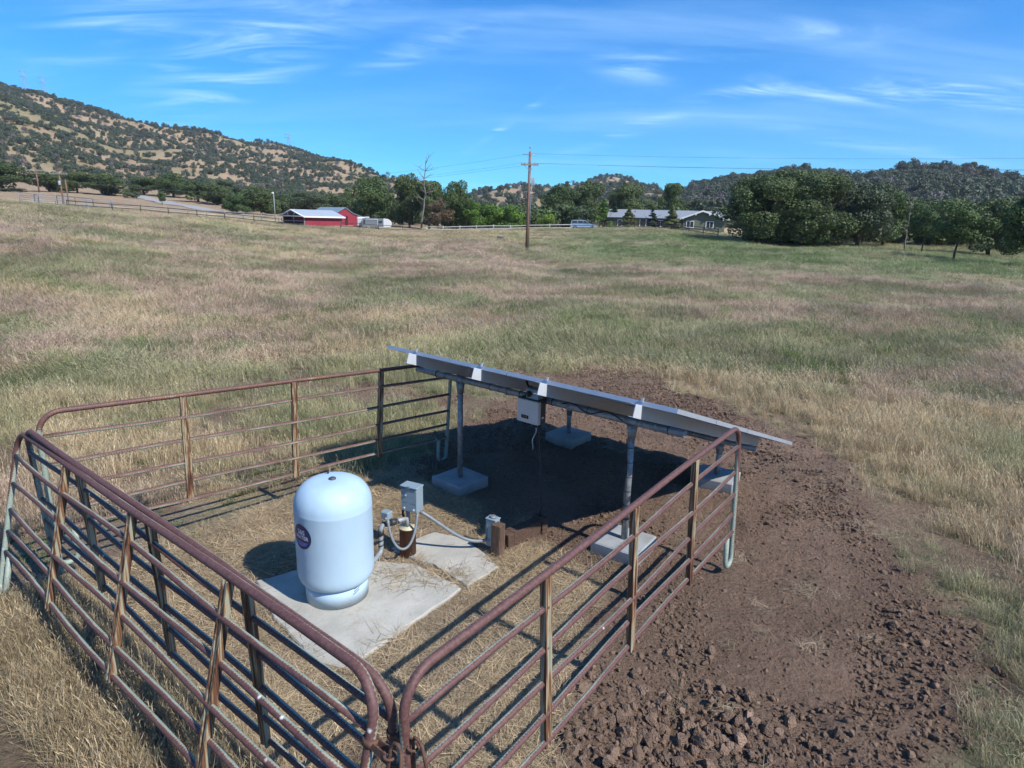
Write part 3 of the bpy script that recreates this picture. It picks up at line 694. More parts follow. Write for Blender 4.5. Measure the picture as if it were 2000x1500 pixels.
# decal wrapped round the shell
DA = camdir-math.radians(54); DZ = .665
def wrap(x, y, off): a = DA+x/TR; return TK+Vector(((TR+off)*math.cos(a), (TR+off)*math.sin(a), DZ+y))
def disc(r0, r1, off, mat, name, y0=-9, y1=9, n=48, par=None):
    m = MB(); V = []; Fc = []
    rings = 6
    for j in range(rings+1):
        rr_ = r0+(r1-r0)*j/rings
        for k in range(n):
            a = 2*math.pi*k/n; V.append(wrap(rr_*math.cos(a), min(max(rr_*math.sin(a), y0), y1), off))
    for j in range(rings):
        for k in range(n): Fc.append((j*n+k, j*n+(k+1) % n, (j+1)*n+(k+1) % n, (j+1)*n+k))
    m.add(V, Fc); return m.build(name, mat, par or tank)
dec = disc(0, .106, .0015, 'decal', 'decal')
disc(.096, .107, .0023, 'decalrim', 'decal_rim', par=dec)
disc(0, .083, .0023, 'decal2', 'decal_panel', y0=-.2, y1=-.042, par=dec)
def decal_text(txt, size, x, y, italic=0.0):
    cu = bpy.data.curves.new('lettering', 'FONT'); cu.body = txt; cu.size = size; cu.align_x = 'CENTER'; cu.offset = size*.022; cu.shear = italic
    ob = bpy.data.objects.new('lettering', cu); COL.objects.link(ob)
    dg = bpy.context.evaluated_depsgraph_get(); me = bpy.data.meshes.new_from_object(ob.evaluated_get(dg)); bpy.data.objects.remove(ob)
    mb = MB(); mb.add([wrap(x+v.co.x, y+v.co.y, .0033) for v in me.vertices], [tuple(p.vertices) for p in me.polygons])
    return mb.build('lettering', 'decaltext', dec)
decal_text('S&S', .056, 0, .022); decal_text('WATER', .046, 0, -.020)

# ------------------------------------------------------------------ well head
WC = Vector((-.978, 5.576, .03))
well = thing('well_casing', 'rusty brown well casing pipe with cream cap on the small slab', 'well casing', WC)
m = MB(); m.lathe([(.079, -.05), (.079, .262), (.083, .262), (.083, .27)], WC, 32); m.build('casing', 'rustpipe', well)
m = MB(); m.lathe([(.083, .266), (.085, .268), (.084, .274), (.03, .276), (.028, .281)], WC, 32); m.build('well_cap', 'cream', well)
# control box carried by a conduit stub on the casing
BX = Vector((-.93, 5.60, .47))
box_rot = math.radians(-26)
ctl = thing('pump_control_box', 'tall grey electrical control box on a conduit above the well casing', 'control box', WC+Vector((.03, .0, .29)))
R3 = Matrix.Rotation(box_rot, 3, 'Z')
def bl(x, y, z): return BX + R3 @ Vector((x, y, z))
m = MB(); m.box(bl(0, 0, .125), (.185, .10, .25), R3, bev=.006); m.build('enclosure', 'boxgrey', ctl)
m = MB(); m.box(bl(0, -.054, .118), (.178, .012, .232), R3, bev=.004); m.build('door', 'boxgrey', ctl)
m = MB(); m.box(bl(0, -.008, .256), (.196, .125, .012), R3, bev=.004); m.build('hood', 'boxgrey', ctl)
m = MB(); m.box(bl(.0, -.066, .252), (.034, .02, .022), R3); m.build('hasp', 'boxdark', ctl)
for sx in (-.055, .055):
    m = MB(); c = bl(sx, -.06, .03); nrm = R3 @ Vector((0, -1, 0)); m.tube([c, c+nrm*.016], .014, 14); m.build('knockout_plug', 'alu', ctl)
m = MB(); c = bl(-.035, -.06, .165); m.tube([c, c+nrm*.01], .010, 12); m.build('screw', 'alu', ctl)
for sx in (-.045, .05):
    m = MB(); m.box(bl(sx, -.0605, .092), (.06, .002, .004), R3); m.build('door_slot', 'boxdark', ctl)
m = MB(); cb = bl(-.055, 0, 0); m.tube([Vector((cb.x, cb.y, .30)), Vector((cb.x, cb.y, .475))], .02, 14); m.build('conduit_stub', 'galv', ctl)
m = MB(); m.tube([Vector((cb.x-.05, cb.y+.02, .475)), Vector((cb.x-.055, cb.y+.02, .40)), Vector((cb.x-.02, cb.y+.01, .30))], .012, 8); m.build('black_cable', 'black', ctl)
# wrapped water pipe with pressure switch
PF = Vector((-1.205, 5.42, .02))
pipe = thing('water_pipe', 'grey water pipe spirally wrapped in black tape from tank to well', 'pipe', PF)
pth = [TK+Vector((.2, .26, .10)), Vector((-1.235, 5.32, .10)), Vector((-1.21, 5.40, .115)), Vector((-1.205, 5.42, .15)), Vector((-1.205, 5.425, .31))] + \
      bez((-1.205, 5.425, .33), (-1.203, 5.43, .37), (-1.19, 5.44, .385), (-1.16, 5.455, .385), 6) + [Vector((-1.05, 5.52, .39)), Vector((-.985, 5.56, .395)), Vector((-.978, 5.57, .31))]
m = MB(); m.tube(pth, .0235, 14); m.build('pipe', 'pvc', pipe)
def spiral(pts, r, turns_per_m, w, name):
    m = MB(); L = [0]
    for a, b in zip(pts[:-1], pts[1:]): L.append(L[-1]+(Vector(b)-Vector(a)).length)
    N = int(L[-1]*160); C = []
    for i in range(N+1):
        l = L[-1]*i/N; j = max(k for k in range(len(L)) if L[k] <= l+1e-9); j = min(j, len(pts)-2)
        p = Vector(pts[j]).lerp(Vector(pts[j+1]), (l-L[j])/max(L[j+1]-L[j], 1e-6)); T = (Vector(pts[j+1])-Vector(pts[j])).normalized()
        ref = Vector((.3, .9, .1)); U = (ref-T*ref.dot(T)).normalized(); B = T.cross(U); a = 2*math.pi*turns_per_m*l
        C.append(p+(U*math.cos(a)+B*math.sin(a))*r)
    m.tube(C, w, 6); return m.build(name, 'tape', pipe)
spiral(pth[3:5], .019, 19, .0105, 'wrap_tape'); spiral(pth[9:13], .019, 24, .0125, 'wrap_tape')
m = MB(); m.lathe([(.03, 0), (.03, .05)], pth[4]-Vector((0, 0, .02)), 16); m.build('coupling', 'tape', pipe)
m = MB(); e = Vector((-1.10, 5.49, .388)); dd = Vector((.85, .5, .04)).normalized(); m.tube([e-dd*.03, e+dd*.03], .031, 14); m.build('coupling', 'tape', pipe)
SWP = Vector((-1.155, 5.47, .43))
sw = thing('pressure_switch', 'small blue grey pressure switch box above the wrapped pipe', 'switch box', SWP)
m = MB(); m.box(SWP+Vector((0, 0, .045)), (.088, .075, .075), Matrix.Rotation(math.radians(-28), 3, 'Z'), bev=.008); m.build('cover', 'boxgrey', sw)
m = MB(); m.tube([SWP-Vector((0, 0, .05)), SWP+Vector((0, 0, .01))], .012, 10); m.build('nipple', 'black', sw)
m = MB(); m.tube([SWP+Vector((.0, -.045, .03)), SWP+Vector((.01, -.062, .025))], .014, 10); m.build('cable_gland', 'galv', sw)
# flexible conduits
c0 = SWP+Vector((.02, -.05, .02)); c1_ = bl(.07, -.02, 0)
m = MB(); m.tube(bez(c0, (c0.x+.05, c0.y-.12, .12), (c1_.x-.01, c1_.y-.16, .02), c1_+Vector((0, 0, .0)), 28), .0125, 10)
tag(m.build('flexible_conduit', 'conduit', base=c0), 'grey flexible conduit looping from the pressure switch to the control box', 'conduit', 'grey flexible conduits at the well')
JP = Vector((-.10, 5.60, 0)); JB = Vector((-.155, 5.69, .0))
c2_ = bl(.095, .0, .0); c3_ = JB+Vector((-.06, -.02, .13))
m = MB(); m.tube(bez(c2_, (c2_.x+.22, c2_.y-.03, .36), (c3_.x-.22, c3_.y-.03, .06), c3_, 30), .0165, 12)
tag(m.build('flexible_conduit', 'conduit', base=c2_), 'thick grey conduit sagging from the control box to the timber post box', 'conduit', 'grey flexible conduits at the well')
# timber post with weatherproof outlet box
R2 = Matrix.Rotation(math.radians(-32), 3, 'Z')
post = thing('timber_post', 'short weathered timber post beside the outlet box', 'post', JP)
m = MB(); m.box(JP+Vector((0, 0, .14)), (.105, .10, .40), R2, bev=.006); m.build('post', 'tie', post)
ob_ = thing('outlet_box', 'grey weatherproof outlet box with round lid on the timber post', 'outlet box', JB+Vector((0, 0, .06)))
m = MB(); m.box(JB+Vector((0, 0, .205)), (.115, .085, .29), R2, bev=.008); m.build('body', 'boxgrey', ob_)
m = MB(); m.box(JB+R2@Vector((0, 0, 0))+Vector((0, 0, .355)), (.125, .095, .014), R2, bev=.004); m.build('lid', 'boxgrey', ob_)
m = MB(); m.lathe([(.032, 0), (.032, .016), (.028, .02)], JB+Vector((0, 0, .362)), 20); m.build('round_cap', 'galv', ob_)
m = MB(); m.box(JB+R2@Vector((-.045, -.044, 0))+Vector((0, 0, .20)), (.02, .006, .16), R2); m.build('hinge_plate', 'boxdark', ob_)
m = MB(); m.tube([c3_, c3_+Vector((.04, .012, .0))], .022, 12); m.build('gland', 'galv', ob_)
# sleeper behind the post
s0 = Vector((-.04, 5.74, 0)); s1 = Vector((.30, 6.10, 0)); sd_ = (s1-s0).normalized(); RS = Matrix.Rotation(math.atan2(sd_.y, sd_.x), 3, 'Z')
tie = thing('timber_sleeper', 'old dark timber sleeper lying on soil behind the post', 'timber', s0)
m = MB(); m.box((s0+s1)/2+Vector((0, 0, .075)), ((s1-s0).length, .12, .17), RS, bev=.008); m.build('beam', 'tie_h', tie)
m = MB(); m.box(s1+sd_*.045+Vector((0, 0, .08)), (.085, .16, .19), RS, bev=.008); m.build('end_block', 'tie_h', tie)
m = MB(); m.box(s0+sd_*.12+Vector((0, 0, .078)), (.07, .128, .176), RS, bev=.004); m.build('strap_block', 'tie_h', tie)
# white stone behind the tank
bm = bmesh.new(); bmesh.ops.create_icosphere(bm, subdivisions=2, radius=.05)
for v in bm.verts: v.co *= 1+.25*math.sin(v.co.x*60+v.co.y*40)
me = bpy.data.meshes.new('stone'); bm.to_mesh(me); bm.free(); me.materials.append(MAT['stone'])
st_ = bpy.data.objects.new('stone', me); COL.objects.link(st_); p = at(583, 1064); st_.location = (p.x, p.y, .03); tag(st_, 'small white stone on the straw behind the blue tank', 'stone')

# ------------------------------------------------------------------ solar array
D2 = Vector((.64, .768, 0)); E2 = Vector((.768, -.64, 0)); TILT = math.radians(18.9)
S3 = D2*math.cos(TILT)-Vector((0, 0, math.sin(TILT))); N3 = D2*math.sin(TILT)+Vector((0, 0, math.cos(TILT)))
N0, Z0, E0, E1 = 4.58, 1.77, -5.70, -2.08
def AP(e, s, n=0.0): return D2*N0 + E2*e + Vector((0, 0, Z0)) + S3*s + N3*n       # point on the array plane: along edge, down slope, normal
arr = thing('solar_array', 'tilted solar panel array on galvanised pipe frame, underside facing the camera', 'solar array', AP(-3.9, 1.7)*1.0)
arr.location.z = 0; arr['_o'] = tuple(arr.location)
RA = Matrix((E2, S3, N3)).transposed()          # local x along edge, y down slope
MW, MH, MT = (E1-E0)/2-.01, 3.615/4-.012, .04
mb = MB(); mb.box((0, 0, -.006), (MW-.02, MH-.02, .008), mi=0)
mb.box((0, 0, .0), (MW-.02, MH-.02, .003), mi=1)
lam = mb.mesh('solar_module', ['backsheet', 'cells'])
mb = MB()
for sx in (-1, 1): mb.box((sx*(MW/2-.012), 0, -.016), (.024, MH, MT))
for sy in (-1, 1): mb.box((0, sy*(MH/2-.012), -.016), (MW-.048, .024, MT))
frm = mb.mesh('frame', ['alu'])
ar_e = RA.to_euler()
for ci in range(2):
    for ri in range(4):
        c = AP(E0+(ci+.5)*(E1-E0)/2, (ri+.5)*3.615/4, -.004)
        o = inst('solar_module', lam, arr, c-Vector(arr['_o']), ar_e); inst('frame', frm, o, (0, 0, 0))
RAIL_E = [-5.2, -4.22, -3.39, -2.40]; RL0, RL1 = -.105, 3.30
for e in RAIL_E:
    mb = MB(); c = AP(e, (RL0+RL1)/2, -.095); W, H_ = .055, .115; L_ = RL1-RL0
    mb.box(c, (.006, L_, H_), RA); mb.box(c+E2*(-.022)+N3*(H_/2-.004), (.044, L_, .006), RA); mb.box(c+E2*(-.022)-N3*(H_/2-.004), (.044, L_, .006), RA)
    mb.build('support_rail', 'alu_rail', arr)
    mb = MB(); mb.box(AP(e, -.006, .008), (.018, .02, .04), RA); mb.build('end_clamp', 'alu', arr)
    mb = MB(); mb.box(AP(e, 3.615/2, .018), (.03, .04, .008), RA); mb.build('mid_clamp', 'alu', arr)
BR = .037
def beam_pt(n, e):
    s = (n-N0)/math.cos(TILT); return AP(e, s, -.095-.0575-BR-.004)
NB, FB = 5.24, 7.55
for n, ea, eb in ((NB, -5.86, -2.26), (FB, -5.86, -2.36)):
    mb = MB(); mb.tube([beam_pt(n, ea+(eb-ea)*i/6) for i in range(7)], BR if n == NB else BR*.9, 16); mb.build('cross_beam', 'galv', arr)
    for e in RAIL_E[:]:
        mb = MB(); p0 = beam_pt(n, e-.16); mb.tube([p0, p0+E2*.02], BR+.008, 14); mb.build('pipe_clamp', 'galv', arr)
PE = [-5.11, -2.80]; foot = []
for n in (NB, FB):
    for e in PE:
        b = beam_pt(n, e); g = Vector((b.x, b.y, .13)); r_ = .033
        mb = MB(); mb.tube([g-Vector((0, 0, .04)), Vector((b.x, b.y, b.z-.02))], r_, 16); mb.build('post', 'galv', arr)
        mb = MB(); mb.tube([Vector((b.x, b.y, b.z-.17)), Vector((b.x, b.y, b.z-.03))], [r_*1.12, r_*1.6], 16); mb.tube([b-E2*.06, b+E2*.06], BR+.007, 16); mb.build('tee_fitting', 'galv', arr)
        mb = MB(); RF = Matrix.Rotation(math.atan2(E2.y, E2.x)+random.uniform(-.05, .05)+(.14 if e > -3 else 0), 3, 'Z'); mb.box(Vector((b.x, b.y, .045)), (.50, .50, .17), RF, bev=.012); mb.build('footing', 'footing', arr)
# diagonal wire ties on the right near post
b = beam_pt(NB, PE[1])
for i in range(7):
    mb = MB(); z = .35+i*.15; mb.tube([Vector((b.x+.036*math.cos(a), b.y+.036*math.sin(a), z)) for a in [k*math.pi/8 for k in range(17)]], .0035, 5, cap=False); mb.build('cable_tie', 'black', arr)
for i in range(8):
    p0 = beam_pt(NB, -5.5+i*.44); mb = MB(); mb.tube([p0+(D2*math.cos(a)+Vector((0, 0, 1))*math.sin(a))*(BR+.004) for a in [k*math.pi/8 for k in range(17)]], .0035, 5, cap=False); mb.build('cable_tie', 'black', arr)
def cable(name, pts, r, mat, label, grp='cables of the solar array'):
    mb = MB(); mb.tube(pts, r, 6); o = mb.build(name, mat, base=pts[0]); tag(o, label, 'cable', grp); return o
v = Vector((-.04, -.03, 0))
cable('cable', [Vector((b.x, b.y, z))+v+Vector((.008*math.sin(z*9), 0, 0)) for z in [1.2-.06*i for i in range(16)]], .006, 'black', 'black cable tied down the right near post of the array')
pw = beam_pt(NB, -3.35)
cable('cable', [beam_pt(NB, -3.6+.09*i)-D2*.045+Vector((0, 0, .02+.035*math.sin(i*1.3))) for i in range(9)], .006, 'black', 'black cable strung along the array beam right of the inverter')
# ------------------------------------------------------------------ inverter
IV = beam_pt(NB, -3.93)-D2*.12; IV.z = 1.135
inv = thing('inverter', 'beige solar inverter with small display hung under the array beam', 'inverter', IV)
RI = Matrix((E2, D2, Vector((0, 0, 1)))).transposed()
def il(x, y, z): return IV + E2*x + D2*y + Vector((0, 0, z))
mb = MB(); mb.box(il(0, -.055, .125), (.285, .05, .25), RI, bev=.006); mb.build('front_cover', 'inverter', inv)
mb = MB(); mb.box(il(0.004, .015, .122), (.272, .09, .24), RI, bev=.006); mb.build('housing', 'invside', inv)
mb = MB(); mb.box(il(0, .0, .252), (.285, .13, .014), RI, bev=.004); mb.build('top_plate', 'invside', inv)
mb = MB(); mb.box(il(-.03, -.0815, .065), (.095, .004, .036), RI); mb.build('display', 'lcd', inv)
for i, w_ in enumerate((.014, .008, .01, .016)):
    mb = MB(); mb.box(il(-.05+i*.014, -.0842, .068), (w_*.6, .001, .008), RI); mb.build('display_digit', 'lcdtext', inv)
mb = MB(); mb.box(il(.1445, -.0, .07), (.002, .035, .02), RI); mb.build('rating_label', 'white', inv)
for i, sx in enumerate((-.09, -.04, .06)):
    mb = MB(); mb.tube([il(sx, 0, 0.002), il(sx, 0, -.05)], .014, 10); mb.build('cable_gland', 'black', inv)
sws = thing('disconnect_switch', 'small grey disconnect box with black knob on top of the inverter', 'switch', il(.03, -.01, .26))
mb = MB(); mb.box(il(.03, -.005, .315), (.165, .09, .11), RI, bev=.006); mb.build('housing', 'boxgrey', sws)
mb = MB(); c = il(.0, -.05, .315); mb.tube([c, c-D2*.022], .032, 18); mb.box(c-D2*.028, (.014, .016, .06), RI); mb.build('knob', 'black', sws)
mb = MB(); mb.tube([il(-.06, .06, .36), il(-.10, .07, .34), il(-.13, .08, .36), il(-.17, .1, .40)], .012, 8); mb.build('cable_loop', 'black', sws)
q0 = il(.06, 0, -.05)
cable('cable', [q0+Vector((.012*math.sin(i*.9)-.004*i, .006*i, -.03*i)) for i in range(10)], .004, 'white', 'thin white wire dangling below the inverter')
q1 = il(.1, .0, 0.0); q2 = s1+Vector((.03, .02, .17))
cable('cable', bez(q1, (q1.x+.01, q1.y-.02, .8), (q2.x+.02, q2.y+.05, .5), q2, 14), .011, 'black', 'black cable hanging from the inverter to the timber sleeper')
# ------------------------------------------------------------------ trees
def quads_mesh(name, C, Nn, size, br, mat, tri=False, squash=1.0, rg=rng):
    """many small leaf-clump faces: centres C, facing Nn"""
    n = len(C); a = rg.normal(size=(n, 3)); U = np.cross(Nn, a); U /= np.linalg.norm(U, axis=1)[:, None]+1e-9
    W = np.cross(Nn, U); W /= np.linalg.norm(W, axis=1)[:, None]+1e-9
    s = size[:, None]; j = lambda: rg.uniform(.6, 1.2, (n, 1))
    V = np.stack([C+U*s*j(), C+W*s*squash*j(), C-U*s*j(), C-W*s*squash*j()], 1).reshape(-1, 3)
    me = bpy.data.meshes.new(name); me.vertices.add(4*n); me.vertices.foreach_set('co', V.astype(np.float32).ravel())
    me.loops.add(4*n); me.loops.foreach_set('vertex_index', np.arange(4*n, dtype=np.int32))
    me.polygons.add(n); me.polygons.foreach_set('loop_start', np.arange(n, dtype=np.int32)*4)
    me.update(calc_edges=True)
    at_ = me.attributes.new('br', 'FLOAT', 'POINT'); at_.data.foreach_set('value', np.repeat(br, 4).astype(np.float32))
    me.materials.append(MAT[mat]); return me
def crown(name, seed, mat, nl=26, nleaf=7000, leaf=.17, rx=.5, zlo=.12, zhi=1.0, lob=(.13, .22), shape='round', sparse=0.0, rlo=.55):
    """crown of a tree of height 1 (scaled later), leaf size given for a 10 m tree"""
    rg = np.random.default_rng(seed); L = []
    for i in range(nl):
        if shape == 'cone':
            t = rg.uniform(0, 1)**1.1; a = rg.uniform(0, 6.28); rad = rx*(1-t)*.75; z = zlo+(zhi-zlo)*t
            L.append((rad*math.cos(a), rad*math.sin(a), z, rx*(.14+.34*(1-t)), .45))
        else:
            a = rg.uniform(0, 6.28); t = rg.uniform(0, 1); z = zlo+(zhi-zlo)*(.12+.76*t)
            prof = math.sin(math.pi*min(1, .20+.74*t))**.55; rad = rx*prof*rg.uniform(.25, .86)
            r_ = rg.uniform(*lob); L.append((rad*math.cos(a), rad*math.sin(a), min(z, zhi-r_*.8), r_, .8))
    L = np.array(L); w = L[:, 3]**2; w /= w.sum(); k = rg.choice(len(L), nleaf, p=w)
    d = rg.normal(size=(nleaf, 3)); d /= np.linalg.norm(d, axis=1)[:, None]
    rf = rg.uniform(rlo, 1.06, nleaf)**.5
    C = L[k, :3] + d*np.stack([L[k, 3], L[k, 3], L[k, 3]*L[k, 4]], 1)*rf[:, None]
    C[:, 2] = np.maximum(C[:, 2], zlo*.5+.02)
    Nn = d + rg.normal(size=(nleaf, 3))*.55; Nn /= np.linalg.norm(Nn, axis=1)[:, None]
    lobe_b = rg.uniform(.2, .8, len(L))[k]
    br = np.clip(lobe_b*.5+rg.uniform(0, .55, nleaf), 0, 1)
    if sparse:
        keep = rg.uniform(0, 1, nleaf) > sparse; C, Nn, br = C[keep], Nn[keep], br[keep]
    return quads_mesh(name, C, Nn, leaf/10*rg.uniform(.6, 1.35, len(C)), br, mat, rg=rg)
def trunk(name, seed, mat='bark', h=.45, r=.028, limbs=7, spread=.34, top=.8, lean=0.0):
    rr = random.Random(seed); m = MB(); base = [Vector((lean*t*t+.01*rr.uniform(-1, 1), .01*rr.uniform(-1, 1), h*t)) for t in (0, .25, .5, .75, 1)]
    base[0].z = -.03; m.tube(base, [r*1.35, r*1.05, r*.92, r*.85, r*.7], 8)
    for i in range(limbs):
        a = 6.28*i/limbs+rr.uniform(-.4, .4); s = base[rr.choice((2, 3, 4))]; e = Vector((spread*math.cos(a)*rr.uniform(.5, 1)+lean, spread*math.sin(a)*rr.uniform(.5, 1), top*rr.uniform(.7, 1)))
        mid = s.lerp(e, .5)+Vector((rr.uniform(-.05, .05), rr.uniform(-.05, .05), rr.uniform(-.03, .05)))
        m.tube([s, s.lerp(mid, .5)+Vector((0, 0, .01)), mid, mid.lerp(e, .5), e], [r*.55, r*.42, r*.3, r*.2, r*.08], 6)
    return m.mesh(name, [mat])
CR = {
 'oakA': crown('crown', 11, 'oak', 70, 42000, .115, .62, .03, 1.0, (.10, .18), rlo=.72),
 'oakB': crown('crown', 12, 'oak', 70, 42000, .115, .60, .02, 1.0, (.10, .18), rlo=.72),
 'oakG': crown('crown', 13, 'oak_grey', 30, 16000, .15, .48, .05, 1.0, (.13, .22)),
 'midA': crown('crown', 14, 'oak_mid', 28, 13000, .17, .52, .12, 1.0, (.13, .21)),
 'midB': crown('crown', 15, 'oak_mid', 26, 11000, .17, .46, .16, 1.0, (.11, .19)),
 'midC': crown('crown', 16, 'oak', 28, 13000, .17, .5, .08, 1.0, (.13, .22)),
 'open': crown('crown', 17, 'oak_mid', 22, 9000, .14, .50, .34, 1.0, (.09, .17)),
 'bush': crown('crown', 18, 'bright', 24, 5200, .30, .62, .02, 1.0, (.15, .26)),
 'yel': crown('crown', 19, 'lime', 18, 3600, .32, .5, .06, 1.0, (.14, .22)),
 'spr': crown('crown', 20, 'conifer', 40, 4200, .34, .27, .05, 1.0, shape='cone'),
 'cyp': crown('crown', 21, 'olive', 36, 4200, .34, .30, .03, 1.0, shape='cone'),
 'lin': crown('crown', 22, 'bright', 26, 4200, .32, .34, .04, 1.0, (.11, .19), shape='cone'),
 'scr': crown('crown', 23, 'oak_grey', 16, 3000, .36, .75, .0, 1.0, (.18, .3)),
 'brn': crown('crown', 24, 'brownleaf', 16, 2600, .20, .42, .12, .9, (.10, .18)),
}
TRK = [trunk('trunk', 31), trunk('trunk', 32, limbs=8, spread=.38), trunk('trunk', 33, h=.42, r=.024, spread=.30)]
TRK_TALL = trunk('trunk', 34, h=.55, r=.013, limbs=8, spread=.36, top=.85, lean=.015)
CW = {}
def me_width(me):
    a = np.empty(len(me.vertices)*3, np.float32); me.vertices.foreach_get('co', a); return float(np.ptp(a[::3]))
def tree(name, kind, u, base_y, dist, top_y, wpx, label, cat='tree', group=None, trk=None, tall=False):
    p = at_r(u, base_y, dist); zg = Z1(p.x, p.y); mpp = dist/F_PX/math.cos(math.atan2(p.x, p.y))**0
    tp = at_r(u, top_y, dist); h = max(tp.z-zg, .6)
    t = local_thing(name, label, cat, (p.x, p.y, zg-.05), random.uniform(0, 6.28), group)
    me = CR[kind]; w0 = CW.setdefault(kind, me_width(me)); depth = dist*math.cos(math.atan2(p.x, p.y))*cp
    wx = wpx*depth/F_PX/w0; t.scale = (wx, wx, h)
    inst('trunk', (TRK_TALL if tall else TRK[(int(u)*7) % 3]), t, (0, 0, 0)); inst('crown', me, t, (0, 0, 0)); return t
T_R = 'oaks at the right edge of the field'; T_H = 'trees around the house'; T_C = 'tall trees behind the barns'; T_L = 'oaks beyond the left fence'
